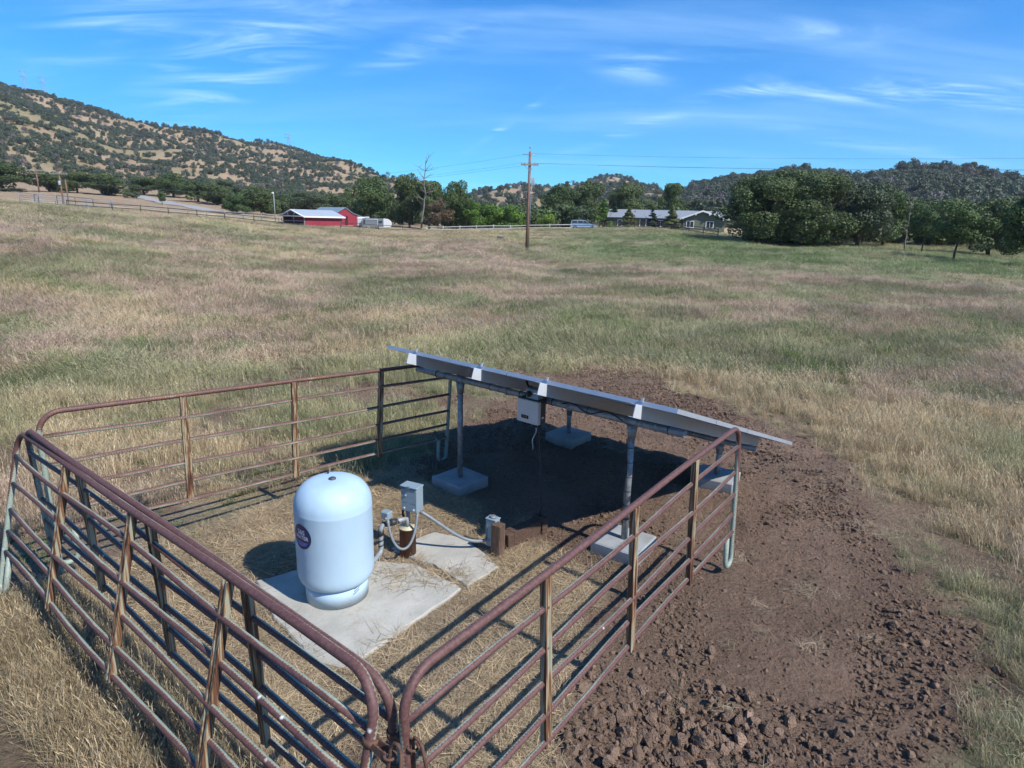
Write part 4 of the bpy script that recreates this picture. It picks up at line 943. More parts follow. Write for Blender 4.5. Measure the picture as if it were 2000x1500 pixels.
TREES = [
 ('oak_tree', 'oakA', 1492, 480, 92, 338, 200, 'huge dark round live oak right beside the ranch house', T_R),
 ('oak_tree', 'oakB', 1588, 484, 95, 336, 190, 'huge dark oak, second from the ranch house in the right oak mass', T_R),
 ('oak_tree', 'oakB', 1542, 476, 104, 329, 200, 'tall dark oak rising between the two huge oaks', T_R),
 ('oak_tree', 'oakG', 1672, 487, 99, 352, 125, 'greyish oak at the right end of the big oak mass', T_R),
 ('oak_tree', 'midA', 1722, 486, 104, 366, 120, 'mid green oak just right of the big oak mass', T_R),
 ('oak_tree', 'open', 1800, 492, 92, 394, 80, 'small open-crowned oak right of the bare dead tree', T_R),
 ('oak_tree', 'open', 1862, 508, 78, 388, 120, 'open-crowned oak with two bare trunks standing in orange grass', T_R),
 ('oak_tree', 'midC', 1930, 492, 98, 386, 120, 'dark oak behind the open-crowned pair at the right', T_R),
 ('oak_tree', 'midB', 2005, 520, 72, 372, 140, 'dark oak cut by the right edge of the picture', T_R),
 ('oak_tree', 'midC', 1650, 462, 140, 392, 120, 'dark oak filling the gap behind the grey oak', T_R),
 ('oak_tree', 'oakG', 1760, 466, 140, 384, 130, 'grey green oak behind the bare dead tree', T_R),
 ('oak_tree', 'midC', 1850, 470, 140, 388, 140, 'shadowed oak low on the slope behind the open oaks', T_R),
 ('oak_tree', 'oakG', 1960, 476, 130, 380, 150, 'shadowed oak at the foot of the right hill', T_R),
 ('valley_tree', 'midA', 726, 440, 172, 343, 112, 'broad green tree rising behind the red barn', T_C),
 ('valley_tree', 'midC', 800, 444, 152, 338, 70, 'dark tree left of the dead snag', T_C),
 ('valley_tree', 'midB', 838, 446, 146, 352, 80, 'tree entangled with the tall dead snag', T_C),
 ('valley_tree', 'midA', 892, 446, 140, 351, 84, 'green tree right of the dead snag', T_C),
 ('brown_shrub', 'brn', 855, 448, 136, 378, 62, 'brown leafless brush under the dead snag', T_C),
 ('valley_tree', 'bush', 945, 447, 136, 394, 80, 'bright green bushy tree right of the snag group', T_C),
 ('valley_tree', 'bush', 992, 447, 136, 399, 76, 'bright green bushy tree left of the utility pole', T_C),
 ('valley_tree', 'olive' if False else 'yel', 1066, 447, 134, 416, 42, 'small yellow green shrub right of the utility pole', T_C),
 ('valley_tree', 'midC', 1030, 444, 170, 400, 60, 'dark tree directly behind the utility pole', T_C),
 ('valley_tree', 'midA', 1096, 446, 168, 358, 88, 'tall grey green tree right of the utility pole', T_H),
 ('valley_tree', 'midC', 1142, 446, 172, 352, 80, 'tall dark tree behind the parked car', T_H),
 ('young_tree', 'lin', 1177, 447, 132, 387, 46, 'light green young tree at the left end of the house', T_H),
 ('conifer_tree', 'spr', 1198, 447, 134, 394, 30, 'dark narrow conifer beside the light green young tree', T_H),
 ('valley_tree', 'midC', 1218, 444, 168, 355, 82, 'round dark tree behind the left half of the house roof', T_H),
 ('valley_tree', 'midB', 1308, 444, 172, 357, 56, 'slim green tree behind the middle of the house roof', T_H),
 ('cypress_shrub', 'cyp', 1227, 449, 124, 404, 42, 'olive green shrub before the left part of the house', T_H),
 ('conifer_tree', 'spr', 1272, 449, 123, 408, 36, 'small dark spruce before the house door', T_H),
 ('cypress_shrub', 'cyp', 1310, 450, 122, 402, 42, 'yellowish columnar shrub left of the house gable', T_H),
 ('valley_tree', 'midC', 1262, 440, 200, 388, 80, 'low dark tree behind the house chimney vent', T_H),
 ('valley_tree', 'oakG', 1362, 440, 190, 388, 70, 'grey green tree behind the house gable', T_H),
 ('valley_tree', 'midC', 1400, 442, 180, 392, 70, 'dark tree behind the right corner of the house', T_H),
 ('valley_tree', 'midC', 655, 434, 185, 378, 80, 'dark tree behind the grey barn roof', T_L),
 ('valley_tree', 'oakG', 603, 432, 175, 372, 86, 'olive grey tree behind the red shed', T_L),
 ('valley_tree', 'midC', 512, 430, 165, 362, 78, 'tall dark tree left of the lamp pole', T_L),
 ('valley_tree', 'oakG', 556, 432, 190, 372, 70, 'grey tree just right of the lamp pole', T_L),
 ('valley_tree', 'midA', 464, 426, 160, 379, 62, 'low round tree left of the tall dark tree', T_L),
 ('oak_tree', 'midC', 6, 380, 240, 316, 92, 'dark oak cut by the left edge of the picture', T_L),
 ('scrub_bush', 'scr', 22, 384, 225, 366, 52, 'low grey bush below the leftmost oak', T_L),
 ('oak_tree', 'midC', 98, 381, 240, 334, 72, 'dark oak behind the double-crossarm pole', T_L),
 ('oak_tree', 'midC', 152, 383, 238, 334, 66, 'dark oak behind the pair of plain poles', T_L),
 ('oak_tree', 'midC', 212, 386, 236, 338, 78, 'broad dark oak left of the pale road', T_L),
 ('scrub_bush', 'scr', 262, 390, 222, 373, 40, 'low bush at the top bend of the pale road', T_L),
 ('oak_tree', 'midC', 282, 386, 250, 344, 64, 'oak above the bend of the pale road', T_L),
 ('young_tree', 'midB', 318, 408, 186, 374, 20, 'small dark tree standing at the edge of the pale road', T_L),
 ('oak_tree', 'midA', 340, 390, 245, 338, 80, 'broad green oak above the pale road', T_L),
 ('oak_tree', 'midC', 388, 398, 215, 352, 76, 'dark oak right of the pale road', T_L),
 ('oak_tree', 'midC', 424, 402, 205, 356, 60, 'dark oak at the lower end of the pale road', T_L),
 ('oak_tree', 'oakG', 440, 396, 250, 350, 70, 'greyish oak at the foot of the left hill', T_L),
 ('oak_tree', 'midC', 690, 436, 200, 376, 70, 'dark oak at the right foot of the left hill', T_L),
]
for (nm, kd, u, by, dist, ty, w, lab, grp) in TREES:
    tree(nm, kd, u, by, dist, ty, w, lab, 'shrub' if ('shrub' in nm or 'bush' in nm) else 'tree', grp, tall=(kd == 'open'))
# dead snag and bare tree
def dead(name, u, by, dist, top, label, seed, tw=8):
    p = at_r(u, by, dist); zg = Z1(p.x, p.y); h = at_r(u, top, dist).z-zg; rr = random.Random(seed)
    t = thing(name, label, 'dead tree', (p.x, p.y, zg)); m = MB(); O = Vector((p.x, p.y, zg)); pts = []; x = 0
    for i in range(11):
        x += rr.uniform(-.06, .06)*h*.35; pts.append(O+Vector((x, 0, h*i/10)))
    m.tube(pts, [h*.013*(1-i/11.5)+.03 for i in range(11)], 7); m.build('trunk', 'deadwood', t)
    for i in range(tw):
        s = pts[rr.randint(4, 10)]; a = rr.choice((0, math.pi))+rr.uniform(-.7, .7); ln = h*rr.uniform(.08, .22)
        e = s+Vector((math.cos(a)*ln, math.sin(a)*ln, ln*rr.uniform(.2, 1.0))); md = s.lerp(e, .5)+Vector((rr.uniform(-.2, .2), 0, rr.uniform(-.1, .3)))
        m = MB(); m.tube([s, md, e], [.07, .05, .02], 5); m.tube([md, md+Vector((rr.uniform(-1, 1), 0, .8))*ln*.4], [.04, .015], 5); m.build('branch', 'deadwood', t)
dead('dead_snag', 822, 448, 138, 305, 'tall pale dead snag rising above the trees by the camper', 5, 18)
dead('dead_tree', 1766, 491, 95, 392, 'bare grey dead tree right of the big oak mass', 9, 12)

# ------------------------------------------------------------------ trees on the hills
HT = [crown('hillside_tree', 200+i, 'hilltree', 8, 620, .62, .55, .05, 1.0, (.22, .34)) for i in range(5)]
HT += [crown('hillside_tree', 210+i, 'greytwig', 6, 330, .5, .5, .05, 1.0, (.2, .32)) for i in range(2)]
def hill_points(n, a0, a1, r0, r1, dens, seed):
    rg = np.random.default_rng(seed); a = rg.uniform(a0, a1, n); r = np.sqrt(rg.uniform(r0*r0, r1*r1, n)); x, y = r*np.sin(a), r*np.cos(a)
    keep = rg.uniform(0, 1, n) < dens(x, y, a, r); return np.stack([x[keep], y[keep]], 1)
uA = az_u
LH = hill_points(22000, uA(-160), uA(760), 285, 1010, lambda x, y, a, r: (.16+.74*sstep(.36, .62, fbm(x/28, y/40, 301)))*sstep(285, 330, r)*(.30+.55*sstep(330, 520, r)+.35*sstep(700, 860, r)), 1)
RH = hill_points(5200, uA(1340), uA(2250), 170, 600, lambda x, y, a, r: .55+.45*sstep(.35, .55, fbm(x/40, y/40, 303)), 2)
MH_ = hill_points(3600, uA(760), uA(1400), 260, 1180, lambda x, y, a, r: .35+.65*sstep(.36, .58, fbm(x/50, y/50, 305)), 3)
HP = np.vstack([LH, RH, MH_]); hz = Zg(HP[:, 0], HP[:, 1]); hr = np.hypot(HP[:, 0], HP[:, 1])
hk = np.where(rng.uniform(0, 1, len(HP)) < .88, rng.integers(0, 5, len(HP)), rng.integers(5, 7, len(HP)))
hs = rng.uniform(4.2, 8.2, len(HP))*np.where(rng.uniform(0, 1, len(HP)) < .35, .55, 1)*np.where(HP[:, 0] < -60, .58, .88)
order = np.argsort(-hs/hr); near_i, rest_i = order[:240], order[240:]
for i in near_i:
    o = bpy.data.objects.new('hillside_oak', HT[int(hk[i])]); COL.objects.link(o); o.location = (HP[i, 0], HP[i, 1], hz[i]-.2)
    o.rotation_euler = (0, 0, random.uniform(0, 6.28)); s = hs[i]; o.scale = (s*.95, s*.95, s)
    left = HP[i, 0] < -60 and math.atan2(HP[i, 0], HP[i, 1]) < uA(780)
    bare = hk[i] >= 5
    if bare: o.name = 'hillside_brush'
    tag(o, ('leafless grey tree among the oaks of the right hill' if HP[i, 0] > .42*HP[i, 1] else 'leafless grey tree among the oaks of the middle hill') if bare else 'scattered oak on the dry left hillside' if left else ('oak among the trees on the right hill behind the big oak mass' if HP[i, 0] > .42*HP[i, 1] else 'oak among the trees on the low middle hill behind the ranch house'), 'tree', 'oaks scattered on the left hillside' if left else ('oaks on the right hill' if HP[i, 0] > .42*HP[i, 1] else 'oaks on the middle hill'))

# ------------------------------------------------------------------ scatter helper (stuff only)
def scatter(name, P, rot, scale, idx, tint, protos, label, cat):
    n = len(P); me = bpy.data.meshes.new(name); me.vertices.add(n); me.vertices.foreach_set('co', P.astype(np.float32).ravel())
    def attr(nm, typ, key, a): at_ = me.attributes.new(nm, typ, 'POINT'); at_.data.foreach_set(key, a.astype(np.float32 if typ != 'INT' else np.int32).ravel())
    attr('rot', 'FLOAT_VECTOR', 'vector', rot); attr('scl', 'FLOAT_VECTOR', 'vector', scale); attr('idx', 'INT', 'value', idx)
    if tint is not None: attr('tint', 'FLOAT_VECTOR', 'vector', tint)
    me.update(); o = bpy.data.objects.new(name, me); COL.objects.link(o); o['kind'] = 'stuff'; o['label'] = label; o['category'] = cat
    pc = bpy.data.collections.new(name+'_kit')
    for i, pm in enumerate(protos):
        po_ = bpy.data.objects.new('%s_piece_%02d' % (name, i), pm); pc.objects.link(po_)
    ng = bpy.data.node_groups.new(name, 'GeometryNodeTree')
    ng.interface.new_socket('Geometry', in_out='INPUT', socket_type='NodeSocketGeometry'); ng.interface.new_socket('Geometry', in_out='OUTPUT', socket_type='NodeSocketGeometry')
    N = ng.nodes; gi = N.new('NodeGroupInput'); go = N.new('NodeGroupOutput'); ip = N.new('GeometryNodeInstanceOnPoints'); ci = N.new('GeometryNodeCollectionInfo')
    ci.inputs['Collection'].default_value = pc; ci.inputs['Separate Children'].default_value = True; ci.inputs['Reset Children'].default_value = True
    def na(nm, typ): a = N.new('GeometryNodeInputNamedAttribute'); a.data_type = typ; a.inputs['Name'].default_value = nm; return a.outputs['Attribute']
    Lk = ng.links; mp = N.new('GeometryNodeMeshToPoints'); Lk.new(gi.outputs[0], mp.inputs['Mesh']); Lk.new(mp.outputs[0], ip.inputs['Points']); Lk.new(ci.outputs[0], ip.inputs['Instance']); ip.inputs['Pick Instance'].default_value = True
    Lk.new(na('idx', 'INT'), ip.inputs['Instance Index'])
    e2r = N.new('FunctionNodeEulerToRotation'); Lk.new(na('rot', 'FLOAT_VECTOR'), e2r.inputs[0]); Lk.new(e2r.outputs[0], ip.inputs['Rotation'])
    Lk.new(na('scl', 'FLOAT_VECTOR'), ip.inputs['Scale']); Lk.new(ip.outputs[0], go.inputs[0])
    md = o.modifiers.new('scatter', 'NODES'); md.node_group = ng; return o
ri = rest_i
scatter('hillside_woods', np.column_stack([HP[ri], hz[ri]-.2]), np.column_stack([np.zeros((len(ri), 2)), rng.uniform(0, 6.28, len(ri))]),
        np.column_stack([hs[ri]*.95, hs[ri]*.95, hs[ri]]), hk[ri], None, HT, 'mass of small oaks and brush covering the distant hills', 'woods')
# brush filling the valley floor behind the houses
VB = hill_points(420, uA(430), uA(1420), 165, 290, lambda x, y, a, r: np.ones_like(x), 11)
VB = np.vstack([VB, hill_points(260, uA(1600), uA(2150), 110, 200, lambda x, y, a, r: np.ones_like(x), 12), hill_points(70, uA(880), uA(1160), 142, 160, lambda x, y, a, r: np.ones_like(x), 13)])
VZ = Zg(VB[:, 0], VB[:, 1]); vs = rng.uniform(2.2, 5.5, len(VB))
VBM = [crown('valley_brush', 300+i, mt, 9, 900, .55, .6, .02, 1.0, (.2, .32)) for i, mt in enumerate(('oak', 'oak_grey', 'oak_mid'))]
scatter('valley_brush', np.column_stack([VB, VZ-.1]), np.column_stack([np.zeros((len(VB), 2)), rng.uniform(0, 6.28, len(VB))]), np.column_stack([vs, vs, vs]),
        rng.integers(0, 3, len(VB)), None, VBM, 'low dark brush filling the valley behind the buildings', 'brush')

# ------------------------------------------------------------------ pale road on the left
rp_ = [(262, 380, 245), (285, 386, 228), (312, 392, 208), (345, 398, 190), (385, 405, 176), (425, 411, 165), (470, 418, 158), (520, 424, 154)]
ctr = [Vector((at_r(*q).x, at_r(*q).y, 0)) for q in rp_]; fine = []
for a, b in zip(ctr[:-1], ctr[1:]): fine += [a.lerp(b, i/10) for i in range(10)]
m = MB(); V = []
for i, p in enumerate(fine):
    tgt = (fine[min(i+1, len(fine)-1)]-fine[max(i-1, 0)]).normalized(); nn = Vector((-tgt.y, tgt.x, 0))
    for s in (-1, -.5, 0, .5, 1):
        q = p+nn*s*2.7; V.append((q.x, q.y, Z1(q.x, q.y)+.10))
m.add(V, [(5*i+k, 5*i+k+1, 5*i+6+k, 5*i+5+k) for i in range(len(fine)-1) for k in range(4)], smooth=True)
structure(m.build('road', 'asphalt'))

# ------------------------------------------------------------------ fences
def fence(pts, label, grp, mat, heights, spacing, h=1.25, pr_=.07, rr_=.055, name='rail_fence', box=True):
    P = []
    for a, b in zip(pts[:-1], pts[1:]):
        A = at_r(*a); B = at_r(*b); n = max(1, int((Vector((B.x, B.y))-Vector((A.x, A.y))).length/spacing))
        for i in range(n): P.append(A.lerp(B, i/n))
    P.append(at_r(*pts[-1])); P = [Vector((p.x, p.y, Z1(p.x, p.y))) for p in P]
    t = thing(name, label, 'fence', P[0], grp); rr = random.Random(len(P))
    for p in P:
        m = MB(); l = Vector((rr.uniform(-.05, .05), rr.uniform(-.05, .05), h*rr.uniform(.94, 1.06))); m.tube([p-Vector((0, 0, .2)), p+l], pr_, 6); m.build('post', mat, t)
    for hh in heights:
        m = MB(); m.tube([p+Vector((rr.uniform(-.02, .02), rr.uniform(-.02, .02), hh+rr.uniform(-.05, .05))) for p in P], rr_, 5); m.build('rail', mat, t)
    return t
FG = 'fences around the field'
fence([(832, 453, 119), (930, 452, 121), (1030, 450, 123), (1116, 448, 124)], 'pale two-rail wooden fence beyond the field below the parked car', FG, 'fence_white', (.45, .95), 3.0, 1.15, .08, .085)
fence([(665, 449, 118), (740, 451, 118), (832, 453, 119)], 'dark two-rail fence between the red barn and the pale fence', FG, 'wood_dark', (.5, 1.05), 3.0, 1.25)
fence([(1116, 448, 124), (1200, 449, 121), (1280, 450, 118), (1345, 456, 112), (1402, 464, 108)], 'dark rail fence in front of the ranch house', FG, 'wood_dark', (.45, .85, 1.2), 3.0, 1.3)
fence([(132, 407, 122), (220, 415, 121), (330, 423, 120), (440, 432, 119), (552, 443, 118)], 'long dark rail fence along the left far edge of the field', FG, 'wood_dark', (.5, 1.05), 3.2, 1.25, .085, .07)
fence([(215, 408, 140), (330, 416, 139), (440, 425, 138), (545, 433, 138)], 'grey rail fence running behind the long dark fence', FG, 'wood_grey', (.4, .8, 1.2), 3.2, 1.4, .085, .06)
fence([(1588, 482, 97), (1612, 481, 99), (1642, 478, 103)], 'short brown three-rail fence under the big oaks', FG, 'wood_pole', (.35, .7, 1.05), 2.6, 1.3)
fence([(40, 399, 125), (110, 405, 125), (170, 410, 125), (222, 414, 125)], 'blue grey pipe corral fence at the far left', FG, 'corral', (.3, .6, .9, 1.2, 1.5), 2.2, 1.6, .05, .04, name='pipe_corral')
def pipe_arch(u0, u1, v0, v1, top, dist, label, mids=()):
    A = on(u0, v0, dist); B = on(u1, v1, dist); ht = at_r(u0, top, dist).z-A.z; t = thing('pipe_arch', label, 'pipe frame', A, 'pipe gate frames by the corral')
    a1 = A+Vector((0, 0, ht)); b1 = B+Vector((0, 0, ht))
    for p, q in ((A, a1), (B, b1)): m = MB(); m.tube([p, q], .07, 6); m.build('upright', 'wood_dark', t)
    m = MB(); m.tube([a1, b1], .07, 6); m.build('crossbar', 'wood_dark', t)
    for f in mids: m = MB(); m.tube([A.lerp(B, f), a1.lerp(b1, f)], .06, 6); m.build('upright', 'wood_dark', t)
pipe_arch(70, 78, 404, 405, 380, 135, 'narrow pipe gate frame at the far left')
pipe_arch(114, 184, 408, 412, 382, 135, 'wide pipe gate frame with a middle upright by the plain poles', (.5,))

# ------------------------------------------------------------------ poles and lines
def pole(u, by, dist, top, label, r=.16, arms=(), mat='wood_pole', name='utility_pole', lean=0.0):
    B = on(u, by, dist); h = at_r(u, top, dist).z-B.z; T = B+Vector((lean*h, 0, h)); t = thing(name, label, 'utility pole', B)
    m = MB(); m.tube([B-Vector((0, 0, .3)), B.lerp(T, .5), T], [r, r*.88, r*.72], 10); m.build('pole', mat, t)
    for dz, w, ang in arms:
        c = T-Vector((0, 0, dz)); d = Vector((math.cos(ang), math.sin(ang), 0)); R = Matrix.Rotation(ang, 3, 'Z')
        m = MB(); m.box(c+Vector((0, 0, 0))-Vector((0, .16, 0)), (w, .1, .13), R); m.build('crossarm', 'wood_grey', t)
        for s in (-.48, -.28, .28, .48):
            m = MB(); m.lathe([(.03, 0), (.06, .05), (.06, .09), (.03, .14)], c+d*s*w-Vector((0, .16, -.06)), 8); m.build('insulator', 'ceramic', t)
    return t, B, T
t, B, T = pole(1028.5, 496, 67, 296, 'tall brown utility pole with crossarm and transformer standing in the field', .17, lean=.006)
PT = T
for dz, w in ((1.25, 1.75),):
    c = T-Vector((0, .17, dz)); m = MB(); m.box(c, (w, .1, .13)); m.build('crossarm', 'wood_grey', t)
    for s in (-.46, -.3, .3, .46):
        m = MB(); m.lathe([(.03, 0), (.06, .05), (.06, .1), (.03, .16)], c+Vector((s*w, 0, .06)), 8); m.build('insulator', 'ceramic', t)
    for s in (-1, 1):
        m = MB(); m.tube([c+Vector((s*.55, 0, -.05)), c+Vector((0, .05, -.6))], .022, 5); m.build('brace', 'steel_far', t)
m = MB(); m.tube([T-Vector((.7, .1, .28)), T-Vector((-.7, .1, .28))], .035, 6); m.build('top_pin', 'ceramic', t)
m = MB(); m.tube([T+Vector((0, 0, -.05)), T+Vector((0, 0, .32))], .025, 6); m.lathe([(.03, 0), (.11, .06), (.11, .14), (.04, .2)], T+Vector((0, 0, .3)), 10); m.build('top_insulator', 'ceramic', t)
for k, (dx, r_, z0) in enumerate(((.32, .07, 3.4), (.48, .06, 3.3))):
    m = MB(); m.lathe([(r_*.6, 0), (r_, .03), (r_, .75), (r_*.5, .82)], T+Vector((dx, -.1, -z0)), 10); m.build('cutout_fuse', 'ceramic', t)
m = MB(); m.box(T+Vector((.26, -.08, -2.55)), (.5, .06, .07)); m.build('bracket', 'steel_far', t)
m = MB(); m.tube([T+Vector((.22, -.12, -2.6)), T+Vector((.19, -.14, -6)), B+Vector((.2, -.16, 0))], .025, 6); m.build('riser_pipe', 'pvc', t)
# overhead wires: right span to the next pole off the picture, left span to a lower pole behind the trees
WR = Vector((86, 41, 0)); WL = Vector((-58, 118, 0))
for k, (off, dz) in enumerate(((0, -.2), (-.8, -1.1), (.8, -1.1))):
    s = T+Vector((off, -.17, dz)); nm = ('top', 'left', 'right')[k]
    m = MB(); m.tube(sagline(s, Vector((WR.x+off*.3, WR.y+off*.9, T.z+dz+.6)), .9), .008, 4); tag(m.build('power_line', 'wire', base=s), 'thin %s power line running from the utility pole to the right' % ('upper', 'lower', 'middle')[k], 'power line', 'overhead power lines')
    m = MB(); m.tube(sagline(s, Vector((WL.x+off*.6, WL.y+off*.8, T.z+dz-1.0)), 1.2), .008, 4); tag(m.build('power_line', 'wire', base=s), 'thin %s power line running from the utility pole to the left' % ('upper', 'lower', 'middle')[k], 'power line', 'overhead power lines')
t2, B2, T2 = pole(77, 378, 225, 332, 'pole with blue grey double crossarm at the far left', .2, arms=((.15, 5.2, .1), (.9, 4.6, .1)))
t3, B3, T3 = pole(126, 409, 135, 339, 'wooden pole with wide crossarm and transformer by the corral', .15, arms=((.1, 2.9, .05),), lean=-.01)
m = MB(); m.lathe([(.18, 0), (.2, .05), (.2, .6), (.12, .7)], T3+Vector((.05, -.3, -1.9)), 12); m.build('transformer', 'ceramic', t3)
t4, B4, T4 = pole(136, 410, 135, 350, 'plain wooden pole beside the corral pole with transformer', .12)
t5, B5, T5 = pole(538.5, 440, 135, 376, 'grey metal lamp pole left of the red shed', .1, mat='pvc', name='lamp_pole')
m = MB(); m.box(T5+Vector((-.1, -.15, -.1)), (.35, .3, .3), bev=.05); m.build('lamp_head', 'trimwhite', t5)
m = MB(); m.tube(sagline(T4-Vector((0, 0, .3)), T5-Vector((0, 0, .1)), .6), .02, 4); tag(m.build('power_line', 'wire', base=T4), 'service wire from the plain pole to the lamp pole', 'power line', 'overhead power lines')
def tower(u, top, dist, hgt, label):
    p = at_r(u, top, dist); zg = p.z-hgt; t = thing('lattice_tower', label, 'power tower', (p.x, p.y, zg), 'power towers on the left ridge'); O = Vector((p.x, p.y, zg)); m = MB()
    for sx in (-1, 1):
        for sy in (-1, 1): m.tube([O+Vector((sx*4, sy*4, -25)), O+Vector((sx*3, sy*3, 0)), O+Vector((sx*.9, sy*.9, hgt*.7)), O+Vector((sx*.8, sy*.8, hgt))], .12, 4)
    for i in range(7):
        z0, z1 = hgt*i/7, hgt*(i+1)/7; w0 = 3-2.1*min(1, z0/hgt/.7); w1 = 3-2.1*min(1, z1/hgt/.7)
        for sy in (-1, 1): m.tube([O+Vector((-w0, sy*w0, z0)), O+Vector((w1, sy*w1, z1))], .06, 4); m.tube([O+Vector((w0, sy*w0, z0)), O+Vector((-w1, sy*w1, z1))], .06, 4)
    m.build('lattice', 'steel_far', t)
    m = MB()
    for f in (.72, .98): m.tube([O+Vector((-4.8, 0, hgt*f)), O+Vector((4.8, 0, hgt*f))], .2, 4)
    m.build('crossarm', 'steel_far', t)
tower(44, 138, 930, 22, 'faint lattice power tower at the left end of the ridge')
tower(82, 150, 925, 22, 'faint lattice power tower second from the left on the ridge')
tower(563, 262, 880, 15, 'faint lattice power tower on the middle of the ridge')

# ------------------------------------------------------------------ buildings (local frames: x right, y away from the viewer, z up)
def frame_at(u, by, dist, yaw, sink=.1):
    p = on(u, by, dist); return Vector((p.x, p.y, p.z-sink)), yaw
def lb(t, name, mat, boxes):
    m = MB()
    for c, s in boxes: m.box(c, s)
    return m.build(name, mat, t)
def slope(t, name, mat, pts, th=.12):
    a, b, c, d = (Vector(p) for p in pts); n = (b-a).cross(d-a).normalized()*th; m = MB()
    m.add([a, b, c, d, a-n, b-n, c-n, d-n], [(0, 1, 2, 3), (7, 6, 5, 4), (0, 4, 5, 1), (1, 5, 6, 2), (2, 6, 7, 3), (3, 7, 4, 0)]); return m.build(name, mat, t)
def window(t, x, z, w, h, y, div=2):
    f = lb(t, 'window', 'trimwhite', [((x-w/2, y, z), (.12, .1, h+.12)), ((x+w/2, y, z), (.12, .1, h+.12)), ((x, y, z+h/2), (w-.12, .1, .12)), ((x, y, z-h/2), (w-.12, .1, .12))])
    for k in range(div): lb(f, 'pane', 'glass', [((x-w/2+(k+.5)*w/div, y+.02, z), (w/div-.09, .04, h-.1))])
    if div > 1: lb(f, 'mullion', 'trimwhite', [((x, y-.01, z), (.06, .08, h-.12))])
# --- ranch house
HP0, yaw = frame_at(1302, 450, 132, 0.0); yaw = -math.atan2(HP0.x, HP0.y)*.75
hs_ = local_thing('ranch_house', 'low sage green ranch house with grey shingle roof and white windows', 'house', HP0, yaw)
hx = .107
def X(px): return (px-1302)*hx
zE, zR = 2.45, 4.0
lb(hs_, 'wall', 'sage', [((X(1262), 3.6, zE/2), (X(1330)-X(1196), 7.0, zE))])
lb(hs_, 'wall', 'sage', [((X(1365), 2.4, zE/2), (X(1401)-X(1329), 9.0, zE))])
slope(hs_, 'roof', 'shingle', [(X(1192), -.6, zE-.05), (X(1403), -.6, zE-.05), (X(1403), 3.6, zR), (X(1192), 3.6, zR)])
slope(hs_, 'roof', 'shingle', [(X(1403), 7.8, zE-.05), (X(1192), 7.8, zE-.05), (X(1192), 3.6, zR), (X(1403), 3.6, zR)])
gx0, gx1, gxm = X(1322), X(1408), X(1361); gy = -2.75
slope(hs_, 'roof', 'shingle', [(gx0, gy, zE-.15), (gxm, gy, zR-.15), (gxm, 3.5, zR-.15), (gx0, 3.5, zE-.15)], -.12)
slope(hs_, 'roof', 'shingle', [(gxm, gy, zR-.15), (gx1, gy, zE-.15), (gx1, 3.5, zE-.15), (gxm, 3.5, zR-.15)], -.12)
m = MB(); m.add([(gx0+.8, -2.12, zE-.2), (gx1-.8, -2.12, zE-.2), (gxm, -2.12, zR-.3), (gx0+.8, -2.0, zE-.2), (gx1-.8, -2.0, zE-.2), (gxm, -2.0, zR-.3)], [(0, 1, 2), (5, 4, 3), (0, 3, 4, 1), (1, 4, 5, 2), (2, 5, 3, 0)]); m.build('gable', 'sage', hs_)
for s, ge in ((-1, gx0), (1, gx1)):
    m = MB(); a = Vector((ge, gy-.04, zE-.28)); b = Vector((gxm, gy-.04, zR-.28)); m.add([a, b, b+Vector((0, 0, .3)), a+Vector((0, 0, .3)), a+Vector((0, .03, 0)), b+Vector((0, .03, 0)), b+Vector((0, .03, .3)), a+Vector((0, .03, .3))], [(0, 1, 2, 3), (7, 6, 5, 4), (3, 2, 6, 7), (0, 4, 5, 1)]); m.build('barge_board', 'trimwhite', hs_)
for px in (1349, 1373, 1327, 1397): lb(hs_, 'bracket', 'trimwhite', [((X(px), gy-.02, zE-.22+max(0, (1-abs(px-1361)/40))*1.4), (.22, .3, .3))])
window(hs_, X(1341), 1.35, 1.35, 1.2, -2.16); window(hs_, X(1375), 1.35, 1.35, 1.2, -2.16); window(hs_, X(1290), 1.35, 1.35, 1.2, .06)
window(hs_, X(1216), 1.3, .8, 1.3, .06, 1)
dr = lb(hs_, 'door', 'glass', [((X(1258), .07, 1.05), (1.0, .06, 2.05))]); lb(dr, 'door_frame', 'trimwhite', [((X(1258)-.6, .05, 1.05), (.14, .1, 2.2)), ((X(1258)+.6, .05, 1.05), (.14, .1, 2.2))])
lb(hs_, 'porch_window', 'glass', [((X(1266), .06, 1.3), (.8, .06, 1.2))])
m = MB(); m.tube([(X(1233), 2.6, 3.4), (X(1233), 2.6, 4.35)], .14, 8); m.build('roof_vent', 'trimwhite', hs_)
m = MB(); m.tube([(X(1243), 2.2, 3.2), (X(1243), 2.2, 3.75)], .1, 8); m.build('roof_vent', 'invside', hs_)
# --- front red shed (open truss gable to the left)
SP, _ = frame_at(597, 450, 121, 0)
sh = local_thing('red_shed', 'small red shed with pale tin roof and open white truss gable', 'shed', SP, math.radians(52))
